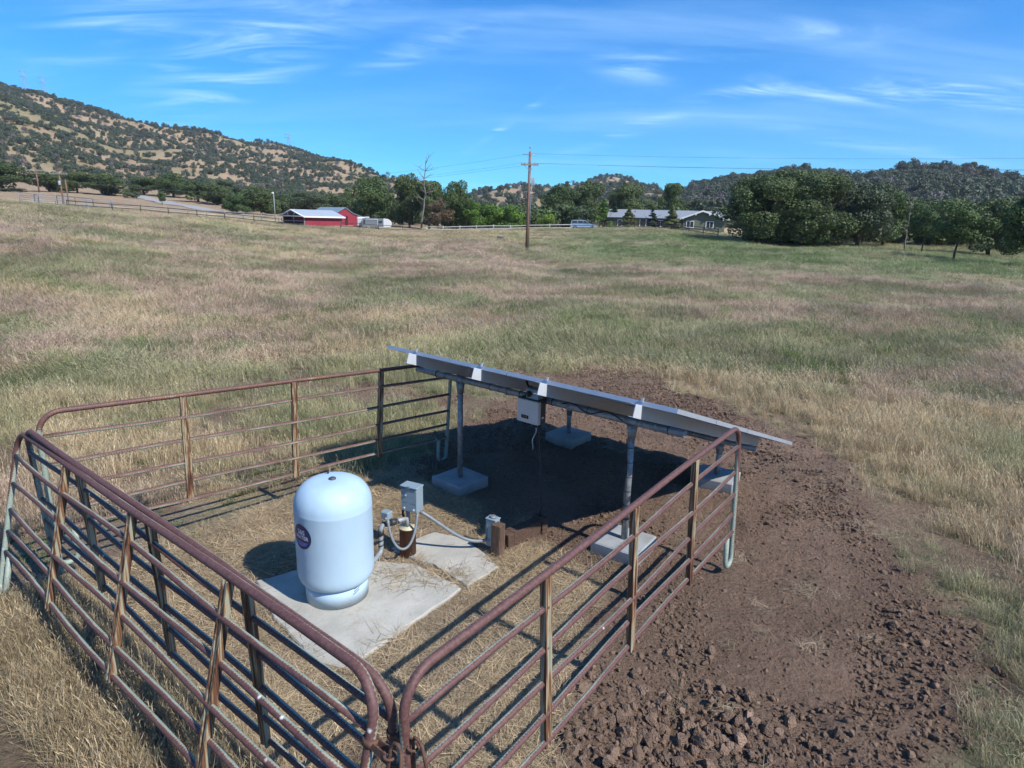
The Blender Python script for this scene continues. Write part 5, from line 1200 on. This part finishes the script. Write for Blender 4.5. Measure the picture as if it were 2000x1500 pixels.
# local x along the long wall (towards the right), y away; gable end at x=0
Ls, Ws, Hs, Rs = 7.9, 6.6, 1.95, 3.0
lb(sh, 'wall', 'redwall', [((Ls/2, .06, Hs/2), (Ls, .12, Hs))]); lb(sh, 'wall', 'redwall', [((Ls/2, Ws-.06, Hs/2), (Ls, .12, Hs))]); lb(sh, 'wall', 'redwall', [((Ls-.06, Ws/2, Hs/2), (.12, Ws-.24, Hs))])
lb(sh, 'back_partition', 'redwall', [((1.3, Ws/2, Hs/2), (.1, Ws-.24, Hs))])
slope(sh, 'roof', 'tin', [(-.6, -.5, Hs-.12), (Ls+.4, -.5, Hs-.12), (Ls+.4, Ws/2, Rs), (-.6, Ws/2, Rs)]); slope(sh, 'roof', 'tin', [(Ls+.4, Ws+.5, Hs-.12), (-.6, Ws+.5, Hs-.12), (-.6, Ws/2, Rs), (Ls+.4, Ws/2, Rs)])
lb(sh, 'eave_board', 'trimwhite', [((Ls/2-.1, -.54, Hs-.2), (Ls+1.0, .06, .26))])
m = MB(); m.tube([(-.62, -.5, Hs-.2), (-.62, Ws/2, Rs-.1), (-.62, Ws+.5, Hs-.2)], .13, 4); m.tube([(-.62, -.5, Hs-.12), (-.62, Ws+.5, Hs-.12)], .11, 4)
m.tube([(-.62, Ws*.38, Hs-.1), (-.62, Ws*.32, Hs+.62)], .09, 4); m.tube([(-.62, Ws*.62, Hs-.1), (-.62, Ws*.68, Hs+.62)], .09, 4); m.build('truss', 'trimwhite', sh)
for y in (.1, Ws/2, Ws-.1): lb(sh, 'post', 'wood_grey', [((-.1, y, Hs/2), (.16, .16, Hs))])
for z in (.5, 1.0): lb(sh, 'stall_rail', 'wood_grey', [((-.2, Ws/2, z), (.06, Ws, .16))])
# --- red barn behind
BP, _ = frame_at(655, 446, 142, 0)
bn = local_thing('red_barn', 'large red barn with blue grey tin roof and dark doorway behind the shed', 'barn', BP, math.radians(50))
Wb, Lb, Hb, Rb = 6.6, 9.0, 2.3, 3.7
m = MB(); g_ = [(0, 0, 0), (Wb, 0, 0), (Wb, 0, Hb-.35), (Wb*.68, 0, Hb+.25), (Wb*.40, 0, Rb), (0, 0, Hb)]
m.add(g_+[(x, .12, z) for x, y, z in g_], [tuple(range(6)), tuple(reversed(range(6, 12)))]+[(i, i+6, (i+1) % 6+6, (i+1) % 6) for i in range(6)]); m.build('gable_wall', 'redwall', bn)
lb(bn, 'wall', 'redwall', [((-.06, Lb/2, Hb/2), (.12, Lb, Hb))]); lb(bn, 'wall', 'redwall', [((Wb-.06, Lb/2, Hb/2-.2), (.12, Lb, Hb-.4))])
lb(bn, 'doorway', 'reddark', [((Wb*.43, -.02, 1.05), (.75, .06, 2.1))])  # dark slab on the closed gable wall, painted as the shaded opening
# roof drawn back to the left, as the ridge runs away behind the shed
def sk(p): return p
slope(bn, 'roof', 'tin2', [sk((-.5, -.2, Hb-.1)), sk((Wb*.40, -.2, Rb+.06)), sk((Wb*.40, Lb, Rb+.06)), sk((-.5, Lb, Hb-.1))], -.12)
slope(bn, 'roof', 'tin2', [(Wb*.40, -.2, Rb+.06), (Wb*.68, -.2, Hb+.31), (Wb*.68, Lb, Hb+.31), (Wb*.40, Lb, Rb+.06)], -.12); slope(bn, 'roof', 'tin2', [(Wb*.68, -.2, Hb+.31), (Wb+.2, -.2, Hb-.32), (Wb+.2, Lb, Hb-.32), (Wb*.68, Lb, Hb+.31)], -.12)
# --- white stock trailer and camper
TP, _ = frame_at(706, 446, 140, 0)
tr = local_thing('stock_trailer', 'short white trailer parked against the right side of the barn', 'trailer', TP, .1)
m = MB(); m.box((0, 1.6, 1.25), (1.75, 3.6, 1.9), bev=.18); m.build('body', 'white', tr)
for x in (-.8, .8): m = MB(); m.tube([(x-.1, 1.8, .38), (x+.1, 1.8, .38)], .38, 14); m.build('wheel', 'tyre', tr)
m = MB(); [m.box((0, -.215, 1.0+i*.35), (1.4, .01, .05)) for i in range(3)]; m.build('stripe', 'campgrey', tr)
CP, _ = frame_at(736, 447, 138, 0)
ca = local_thing('camper_trailer', 'grey camper trailer with rounded white nose beside the barn', 'camper', CP, .12)
def side_prism(prof, y0, y1, mat, name, par):
    m = MB(); n = len(prof); m.add([(x, y0, z) for x, z in prof]+[(x, y1, z) for x, z in prof], [tuple(range(n)), tuple(reversed(range(n, 2*n)))]+[(i, n+i, n+(i+1) % n, (i+1) % n) for i in range(n)]); return m.build(name, mat, par)
side_prism([(-2.95, .45), (1.4, .45), (1.4, 2.15), (-2.7, 2.15), (-2.95, 1.95)], 0, 2.2, 'campgrey', 'body', ca)
side_prism([(1.4, .45), (2.75, .45), (2.98, .8), (2.95, 1.3), (2.7, 1.75), (2.2, 2.05), (1.4, 2.17)], -.02, 2.22, 'white', 'nose', ca)
lb(ca, 'window', 'glass', [((.75, -.02, 1.45), (.75, .05, .5))]); lb(ca, 'window', 'glass', [((-2.5, -.02, 1.35), (.35, .05, .9))])
lb(ca, 'awning', 'trimwhite', [((-1.0, -.06, 1.95), (2.4, .08, .08)), ((.2, -.06, 1.4), (.06, .08, 1.1))])
m = MB(); m.box((-2.0, 1.1, 2.3), (.8, .8, .28), bev=.08); m.build('roof_unit', 'white', ca)
for x in (-.9, -.1): m = MB(); m.tube([(x, .02, .36), (x, .25, .36)], .36, 14); m.build('wheel', 'tyre', ca)
# --- parked car
VP_, _ = frame_at(1140, 449, 129, 0, .05)
sv = local_thing('parked_car', 'silver blue long sport utility car parked behind the pale fence', 'car', VP_, -math.atan2(VP_.x, VP_.y)*.6)
body = [(-2.65, .55), (-2.68, 1.0), (-2.6, 1.12), (1.1, 1.14), (2.35, 1.05), (2.66, .9), (2.7, .5), (2.55, .38), (-2.5, .38)]
side_prism(body, 0, 1.9, 'suv', 'body', sv)
side_prism([(-2.58, 1.10), (-2.42, 1.78), (-2.2, 1.86), (.25, 1.86), (1.25, 1.13)], .12, 1.78, 'suv', 'cabin', sv)
side_prism([(-2.6, .38), (2.6, .38), (2.6, .58), (-2.6, .58)], -.015, 1.915, 'suvlow', 'lower_trim', sv)
for x0, x1, s0_, s1_ in ((-2.38, -1.3, .05, 0), (-1.2, -.22, 0, 0), (-.14, .86, 0, .55)):
    m = MB(); m.add([(x0+s0_*.3, .105, 1.2), (x1+(.1 if s1_ else 0), .105, 1.2), (x1-s1_, .115, 1.74), (x0+s0_, .115, 1.74)], [(0, 1, 2, 3)]); m.build('side_window', 'glass', sv)
m = MB(); m.add([(.32, .2, 1.83), (1.24, .2, 1.16), (1.24, 1.7, 1.16), (.32, 1.7, 1.83)], [(0, 1, 2, 3)]); m.v = [(x+.02, y, z+.02) for x, y, z in m.v]; m.build('windscreen', 'glass', sv)
for x in (-1.7, 1.65):
    for y in (.06, 1.84):
        m = MB(); m.tube([(x, y-.13, .38), (x, y+.13, .38)], .38, 18); w_ = m.build('wheel', 'tyre', sv)
        m = MB(); m.tube([(x, y-.14 if y < 1 else y+.14, .38), (x, y-.10 if y < 1 else y+.1, .38)], .22, 14); m.build('rim', 'alu', w_)
m = MB(); m.box((2.62, .25, .82), (.14, .34, .2), bev=.03); m.build('headlight', 'white', sv)
m = MB(); m.box((2.62, 1.65, .82), (.14, .34, .2), bev=.03); m.build('headlight', 'white', sv)
m = MB(); m.box((-2.62, .05, .98), (.12, .12, .4)); m.build('tail_light', 'redwall', sv)
m = MB(); m.box((.95, -.1, 1.22), (.16, .2, .16), bev=.03); m.build('mirror', 'suv', sv)
for y in (.3, 1.6): m = MB(); m.tube([(-2.1, y, 1.9), (.1, y, 1.9)], .03, 6); m.build('roof_rail', 'invside', sv)
# --- trough in the field
TQ = on(977, 478, 86)
tg = thing('water_trough', 'small round grey metal trough lying in the field near the pole', 'trough', TQ)
m = MB(); m.lathe([(.42, 0), (.46, .02), (.46, .4), (.48, .4), (.48, .44), (.44, .44), (.44, .1)], TQ, 24); m.build('tub', 'trough', tg)
# ------------------------------------------------------------------ grass, straw and clods (uncountable stuff)
def tuft(seed, n, h, spread, width, bend, flat=0.0, heads=False):
    rg = np.random.default_rng(seed); V = []; Fc = []; br = []
    for i in range(n):
        a = rg.uniform(0, 6.283); rad = spread*math.sqrt(rg.uniform(0, 1)); b = np.array([rad*math.cos(a), rad*math.sin(a), -.01])
        la = rg.uniform(0, 6.283); L = h*rg.uniform(.45, 1.1); ld = np.array([math.cos(la), math.sin(la), 0]); sd = np.array([-ld[1], ld[0], 0])
        tilt = flat+rg.uniform(.1, .5)*(1-flat*.6); d0 = np.array([0, 0, 1])*math.cos(tilt)+ld*math.sin(tilt)
        t2 = tilt+bend*rg.uniform(.4, 1.3); d1 = np.array([0, 0, 1])*math.cos(t2)+ld*math.sin(t2)
        w = width*rg.uniform(.6, 1.3); tw = rg.uniform(-.6, .6); s = sd*math.cos(tw)+np.array([0, 0, 1])*math.sin(tw)
        p1 = b+d0*L*.55; p2 = p1+d1*L*.45; p1[2] = max(p1[2], .008); p2[2] = max(p2[2], .004)
        o = len(V); V += [b-s*w/2, b+s*w/2, p1+s*w*.42, p1-s*w*.42, p2]; Fc += [(o, o+1, o+2, o+3), (o+3, o+2, o+4)]
        v = rg.uniform(0, 1); br += [v]*5
        if heads and rg.uniform() < .4:
            o = len(V); q = p2+d1*.03; V += [p2-d1*.03, p2+s*width*.7, q, p2-s*width*.7]; Fc += [(o, o+1, o+2, o+3)]; br += [min(1, v+.2)]*4
    me = bpy.data.meshes.new('tuft'); me.from_pydata([tuple(v) for v in V], [], Fc)
    at_ = me.attributes.new('br', 'FLOAT', 'POINT'); at_.data.foreach_set('value', np.array(br, np.float32)); me.materials.append(MAT['grass']); me.update(); return me
def polar_pts(n, r0, r1, a0=-.86, a1=.86, seed=0):
    rg = np.random.default_rng(seed); a = rg.uniform(a0, a1, n); r = np.sqrt(rg.uniform(r0*r0, r1*r1, n)); return r*np.sin(a), r*np.cos(a), rg
def slabs_sd(x, y): return np.minimum(poly_sd(SLAB_A, x, y), poly_sd(SLAB_B, x, y))
FT = [d_ for d_ in []]
foots = [(beam_pt(n, e).x, beam_pt(n, e).y) for n in (NB, FB) for e in PE]
def near_foot(x, y, r=.33):
    o = np.zeros(x.shape, bool)
    for fx, fy in foots: o |= np.hypot(x-fx, y-fy) < r
    return o
# --- field grass, nearer than 14 m
K_NEAR = [tuft(500+i, 46, .30, .14, .0042, .5, .0, True) for i in range(5)]
K_FLAT = [tuft(520+i, 46, .26, .17, .0042, .25, .95) for i in range(5)]
K_WEED = [tuft(540+i, 26, .13, .09, .010, .6, .25) for i in range(3)]
x, y, rg = polar_pts(23000, 1.2, 14, seed=1)
pen = poly_sd(PEN, x, y); sm = soil_mask(x, y); r = np.hypot(x, y)
keep = (pen > -.02) & (rg.uniform(0, 1, len(x)) > sm*1.06) & (rg.uniform(0, 1, len(x)) > .85*sstep(.54, .64, fbm(x*1.1, y*1.1, 91)))
left_near = (x < -.3) & (r < 7.5)
keep &= ~left_near | (rg.uniform(0, 1, len(x)) < .25+.5*sstep(.42, .6, fbm(x*1.5, y*1.5, 199)))
x, y, r, ln_ = x[keep], y[keep], r[keep], left_near[keep]; n = len(x)
c = veg_col(x, y)*(1+rg.uniform(-.22, .22, (n, 1)))*np.array([1, 1, 1])
g_ = rg.uniform(0, 1, n) < (.12+.45*sstep(.48, .62, fbm(x, y, 95)))
idx = np.where((g_ & (rg.uniform(0, 1, n) < .5)) | (ln_ & (rg.uniform(0, 1, n) < .5*sstep(.5, .6, fbm(x*1.6, y*1.6, 97)))), 10+rg.integers(0, 3, n), np.where(ln_ | (rg.uniform(0, 1, n) < .28), 5+rg.integers(0, 5, n), rg.integers(0, 5, n)))
c = np.where((idx >= 10)[:, None], np.array([.12, .185, .075])*rg.uniform(.7, 1.3, (n, 1)), np.where((idx >= 5)[:, None], (c*.7+PALE*.3)*rg.uniform(.62, 1.05, (n, 1)), c))
sc = rg.uniform(.5, 1.2, n)*np.where(idx >= 10, .8, 1)*np.where(ln_ & (idx < 10), .36, 1)*(.6+.7*fbm(x*1.2, y*1.2, 171))*(.55+.45*sstep(.1, .9, poly_sd(SOIL, x, y)))
scatter('meadow_grass', np.column_stack([x, y, Zg(x, y)]), np.column_stack([rg.uniform(-.15, .15, (n, 2)), rg.uniform(0, 6.28, n)]), np.column_stack([sc, sc, sc]), idx, c, K_NEAR+K_FLAT+K_WEED, 'long dry and green grass of the near meadow', 'grass')
# --- middle and far field
K_MID = [tuft(560+i, 44, .34, .26, .007, .5, .05, True) for i in range(5)]
x1, y1, rg = polar_pts(52000, 13.5, 42, seed=2); x2, y2, _ = polar_pts(60000, 40, 132, seed=3)
x = np.concatenate([x1, x2]); y = np.concatenate([y1, y2]); r = np.hypot(x, y); n = len(x)
keep = (rg.uniform(0, 1, n) > soil_mask(x, y)*(r < 22)); x, y, r = x[keep], y[keep], r[keep]; n = len(x)
c = veg_col(x, y)*(1+rg.uniform(-.15, .15, (n, 1)))
gg = rg.uniform(0, 1, n) < .05+.22*sstep(.52, .66, fbm(x*.6, y*.6, 173)); c = np.where(gg[:, None], np.array([.14, .20, .06]), c); pp = rg.uniform(0, 1, n) < .05; c = np.where(pp[:, None], PALE*.8, c)
sc = rg.uniform(.7, 1.25, n)*(1+.9*sstep(35, 60, r)); szv = sc*(.20+.80*fbm(x*.7, y*.7, 99, 3))/(1+.5*sstep(35, 60, r))
scatter('field_grass', np.column_stack([x, y, Zg(x, y)]), np.column_stack([np.clip(1.5*(fbm(x*.45, y*.45, 181, 3)-.38), 0, .85)+rg.uniform(-.1, .2, n), rg.uniform(-.2, .2, n), 12*fbm(x*.18, y*.18, 183, 2)+rg.uniform(-.5, .5, n)]), np.column_stack([sc, sc, szv]), rg.integers(0, 5, n), c, K_MID, 'tan, purple brown and green grass of the wide field', 'grass')
# --- straw inside the pen
x, y, rg = polar_pts(26000, 1.9, 9.2, -.9, .6, seed=4)
pen = poly_sd(PEN, x, y); sm = soil_mask(x, y); sl_ = slabs_sd(x, y)
edge = (sl_ < 0) & (sl_ > -.06)
litter = (np.hypot(x+.95, y-5.12) < .33) | (np.hypot(x+.55, y-5.30) < .14) | (np.hypot(x+1.2, y-5.35) < .2)
keep = (pen < .12) & (rg.uniform(0, 1, len(x)) > sm*1.03) & ((sl_ > .11) | ((sl_ > .0) & (rg.uniform(0, 1, len(x)) < .22)) | (litter & (rg.uniform(0, 1, len(x)) < .16))) & ~near_foot(x, y) & (np.hypot(x-TK.x, y-TK.y) > .33) & (np.hypot(x-WC.x, y-WC.y) > .12)
keep &= rg.uniform(0, 1, len(x)) < (.14+.5*sstep(.42, .62, fbm(x*1.3, y*1.3, 88)))
x, y = x[keep], y[keep]; n = len(x); zz = Zg(x, y)+np.where(slabs_sd(x, y) < .02, .028, 0)
c = PALE*rg.uniform(.5, 1.0, (n, 1))*np.array([.98, .93, .88]); sc = rg.uniform(.5, 1.05, n)
scatter('pen_straw', np.column_stack([x, y, zz]), np.column_stack([rg.uniform(-.1, .1, (n, 2)), rg.uniform(0, 6.28, n)]), np.column_stack([sc, sc, sc*rg.uniform(.25, .8, n)]), rg.integers(0, 5, n), c, K_FLAT, 'flattened dry straw inside the pen', 'straw')
# --- grass along the feet of the outer leaning panel
x, y, rg = polar_pts(9000, 1.4, 6.2, -.9, .1, seed=6); a = Vector((-4.3, 4.7, 0)); d_ = Vector((math.cos(-.675), math.sin(-.675), 0)); tt = (x-a.x)*d_.x+(y-a.y)*d_.y; off = -(x-a.x)*d_.y+(y-a.y)*d_.x
keep = (tt > 0) & (tt < 4.9) & (np.abs(off-.1) < .35); x, y = x[keep], y[keep]; n = len(x); c = TAN*rg.uniform(.5, 1.0, (n, 1)); sc = rg.uniform(.45, .95, n)
scatter('fence_grass', np.column_stack([x, y, Zg(x, y)]), np.column_stack([rg.uniform(-.2, .2, (n, 2)), rg.uniform(0, 6.28, n)]), np.column_stack([sc, sc, sc]), rg.integers(0, 10, n), c, K_NEAR+K_FLAT, 'uncut dry grass under the leaning panels', 'grass')
# --- clods
def clod(seed):
    rr = random.Random(seed); bm = bmesh.new(); bmesh.ops.create_icosphere(bm, subdivisions=3, radius=1.0)
    cuts = [Vector((rr.gauss(0, 1), rr.gauss(0, 1), rr.gauss(0, 1))).normalized() for _ in range(9)]; lim = [rr.uniform(.35, .72) for _ in cuts]
    for v in bm.verts:
        p = v.co.copy()
        for c_, l_ in zip(cuts, lim):
            dd = p.dot(c_)
            if dd > l_: p -= c_*(dd-l_)*.92
        v.co = p*(1+.10*math.sin(p.x*7+seed)*math.sin(p.y*8)*math.sin(p.z*9+1)+rr.uniform(-.05, .05))
    me = bpy.data.meshes.new('clod'); bm.to_mesh(me); bm.free(); me.materials.append(MAT['clod']); return me
KC = [clod(i) for i in range(7)]
x, y, rg = polar_pts(190000, 1.6, 14, -.5, .75, seed=8); sm = soil_mask(x, y); pen = poly_sd(PEN, x, y)
sdS = poly_sd(SOIL, x, y)
heap = sstep(.46, .62, fbm(x*.9, y*.9, 202)) + .9*np.exp(-((np.hypot((x-1.0)/.75, (y-3.35)/.85))**2)) + .75*np.exp(-((sdS+.45)/.30)**2)*(x > 2.4) + .5*np.exp(-((np.hypot(x-1.7, y-11.5)/2.2)**2))
flatz = np.exp(-((np.hypot((x-2.45)/.9, (y-5.4)/1.4))**2)); heap = np.clip(heap-.75*flatz, .02, 1.4)
keep = (rg.uniform(0, 1, len(x)) < sm*np.clip(.30+.85*heap, 0, 1)) & ~near_foot(x, y, .27)
x, y, heap, pen = x[keep], y[keep], heap[keep], pen[keep]; n = len(x)
strip = np.exp(-((sdS[keep]+.45)/.30)**2)*(x > 2.4)
big = np.exp(-((np.hypot((x-.95)/.8, (y-3.2)/.8))**2))
s = .005+.020*rg.uniform(0, 1, n)**3 + np.where(rg.uniform(0, 1, n) < .05*np.clip(heap, 0, 1)+.14*big, rg.uniform(.008, .03, n)+.035*big*rg.uniform(.2, 1, n), 0)
s = np.where(pen < -.3, s*.6, s)
z = Zg(x, y)+s*rg.uniform(-.55, .25, n)+np.clip(heap-.6, 0, 1)*.03*rg.uniform(0, 1, n)
c = SOILC*rg.uniform(.70, 1.15, (n, 1))*np.where(rg.uniform(0, 1, (n, 1)) < .12, 1.35, 1.0)
scatter('soil_clods', np.column_stack([x, y, z]), rg.uniform(0, 6.28, (n, 3)), np.column_stack([s, s*rg.uniform(.7, 1.2, n), s*rg.uniform(.6, .95, n)]), rg.integers(0, 7, n), c, KC, 'broken clods of turned brown soil', 'soil')
# thin straw on the soil
x, y, rg = polar_pts(5000, 1.8, 13, -.3, .75, seed=9); keep = (soil_mask(x, y) > .5) & (rg.uniform(0, 1, len(x)) < .16*sstep(.5, .68, fbm(x*.8, y*.8, 404))) & ~near_foot(x, y); x, y = x[keep], y[keep]; n = len(x)
c = PALE*rg.uniform(.35, .8, (n, 1)); sc = rg.uniform(.3, .65, n)
scatter('loose_straw', np.column_stack([x, y, Zg(x, y)+.02]), np.column_stack([rg.uniform(-.1, .1, (n, 2)), rg.uniform(0, 6.28, n)]), np.column_stack([sc, sc, sc*.5]), rg.integers(0, 5, n), c, K_FLAT, 'thin straw strewn over the turned soil', 'straw')

# ------------------------------------------------------------------ air between the camera and the hills
mh = bpy.data.materials.new('thin_haze'); mh.use_nodes = True; nt = mh.node_tree; nt.nodes.clear()
mo = nt.nodes.new('ShaderNodeOutputMaterial'); pv = nt.nodes.new('ShaderNodeVolumePrincipled')
pv.inputs['Color'].default_value = (.80, .89, 1.0, 1); pv.inputs['Density'].default_value = HAZE; pv.inputs['Anisotropy'].default_value = .2
nt.links.new(pv.outputs[0], mo.inputs['Volume']); MAT['haze'] = mh
if HAZE:
    m = MB(); m.box((0, 0, 170), (5400, 5400, 420)); hz_ = m.build('haze', 'haze', base=(0, 0, 170)); hz_['kind'] = 'stuff'; hz_['label'] = 'thin blue haze over the valley and the hills'; hz_['category'] = 'haze'

for o in bpy.data.objects:
    if '_o' in o: del o['_o']
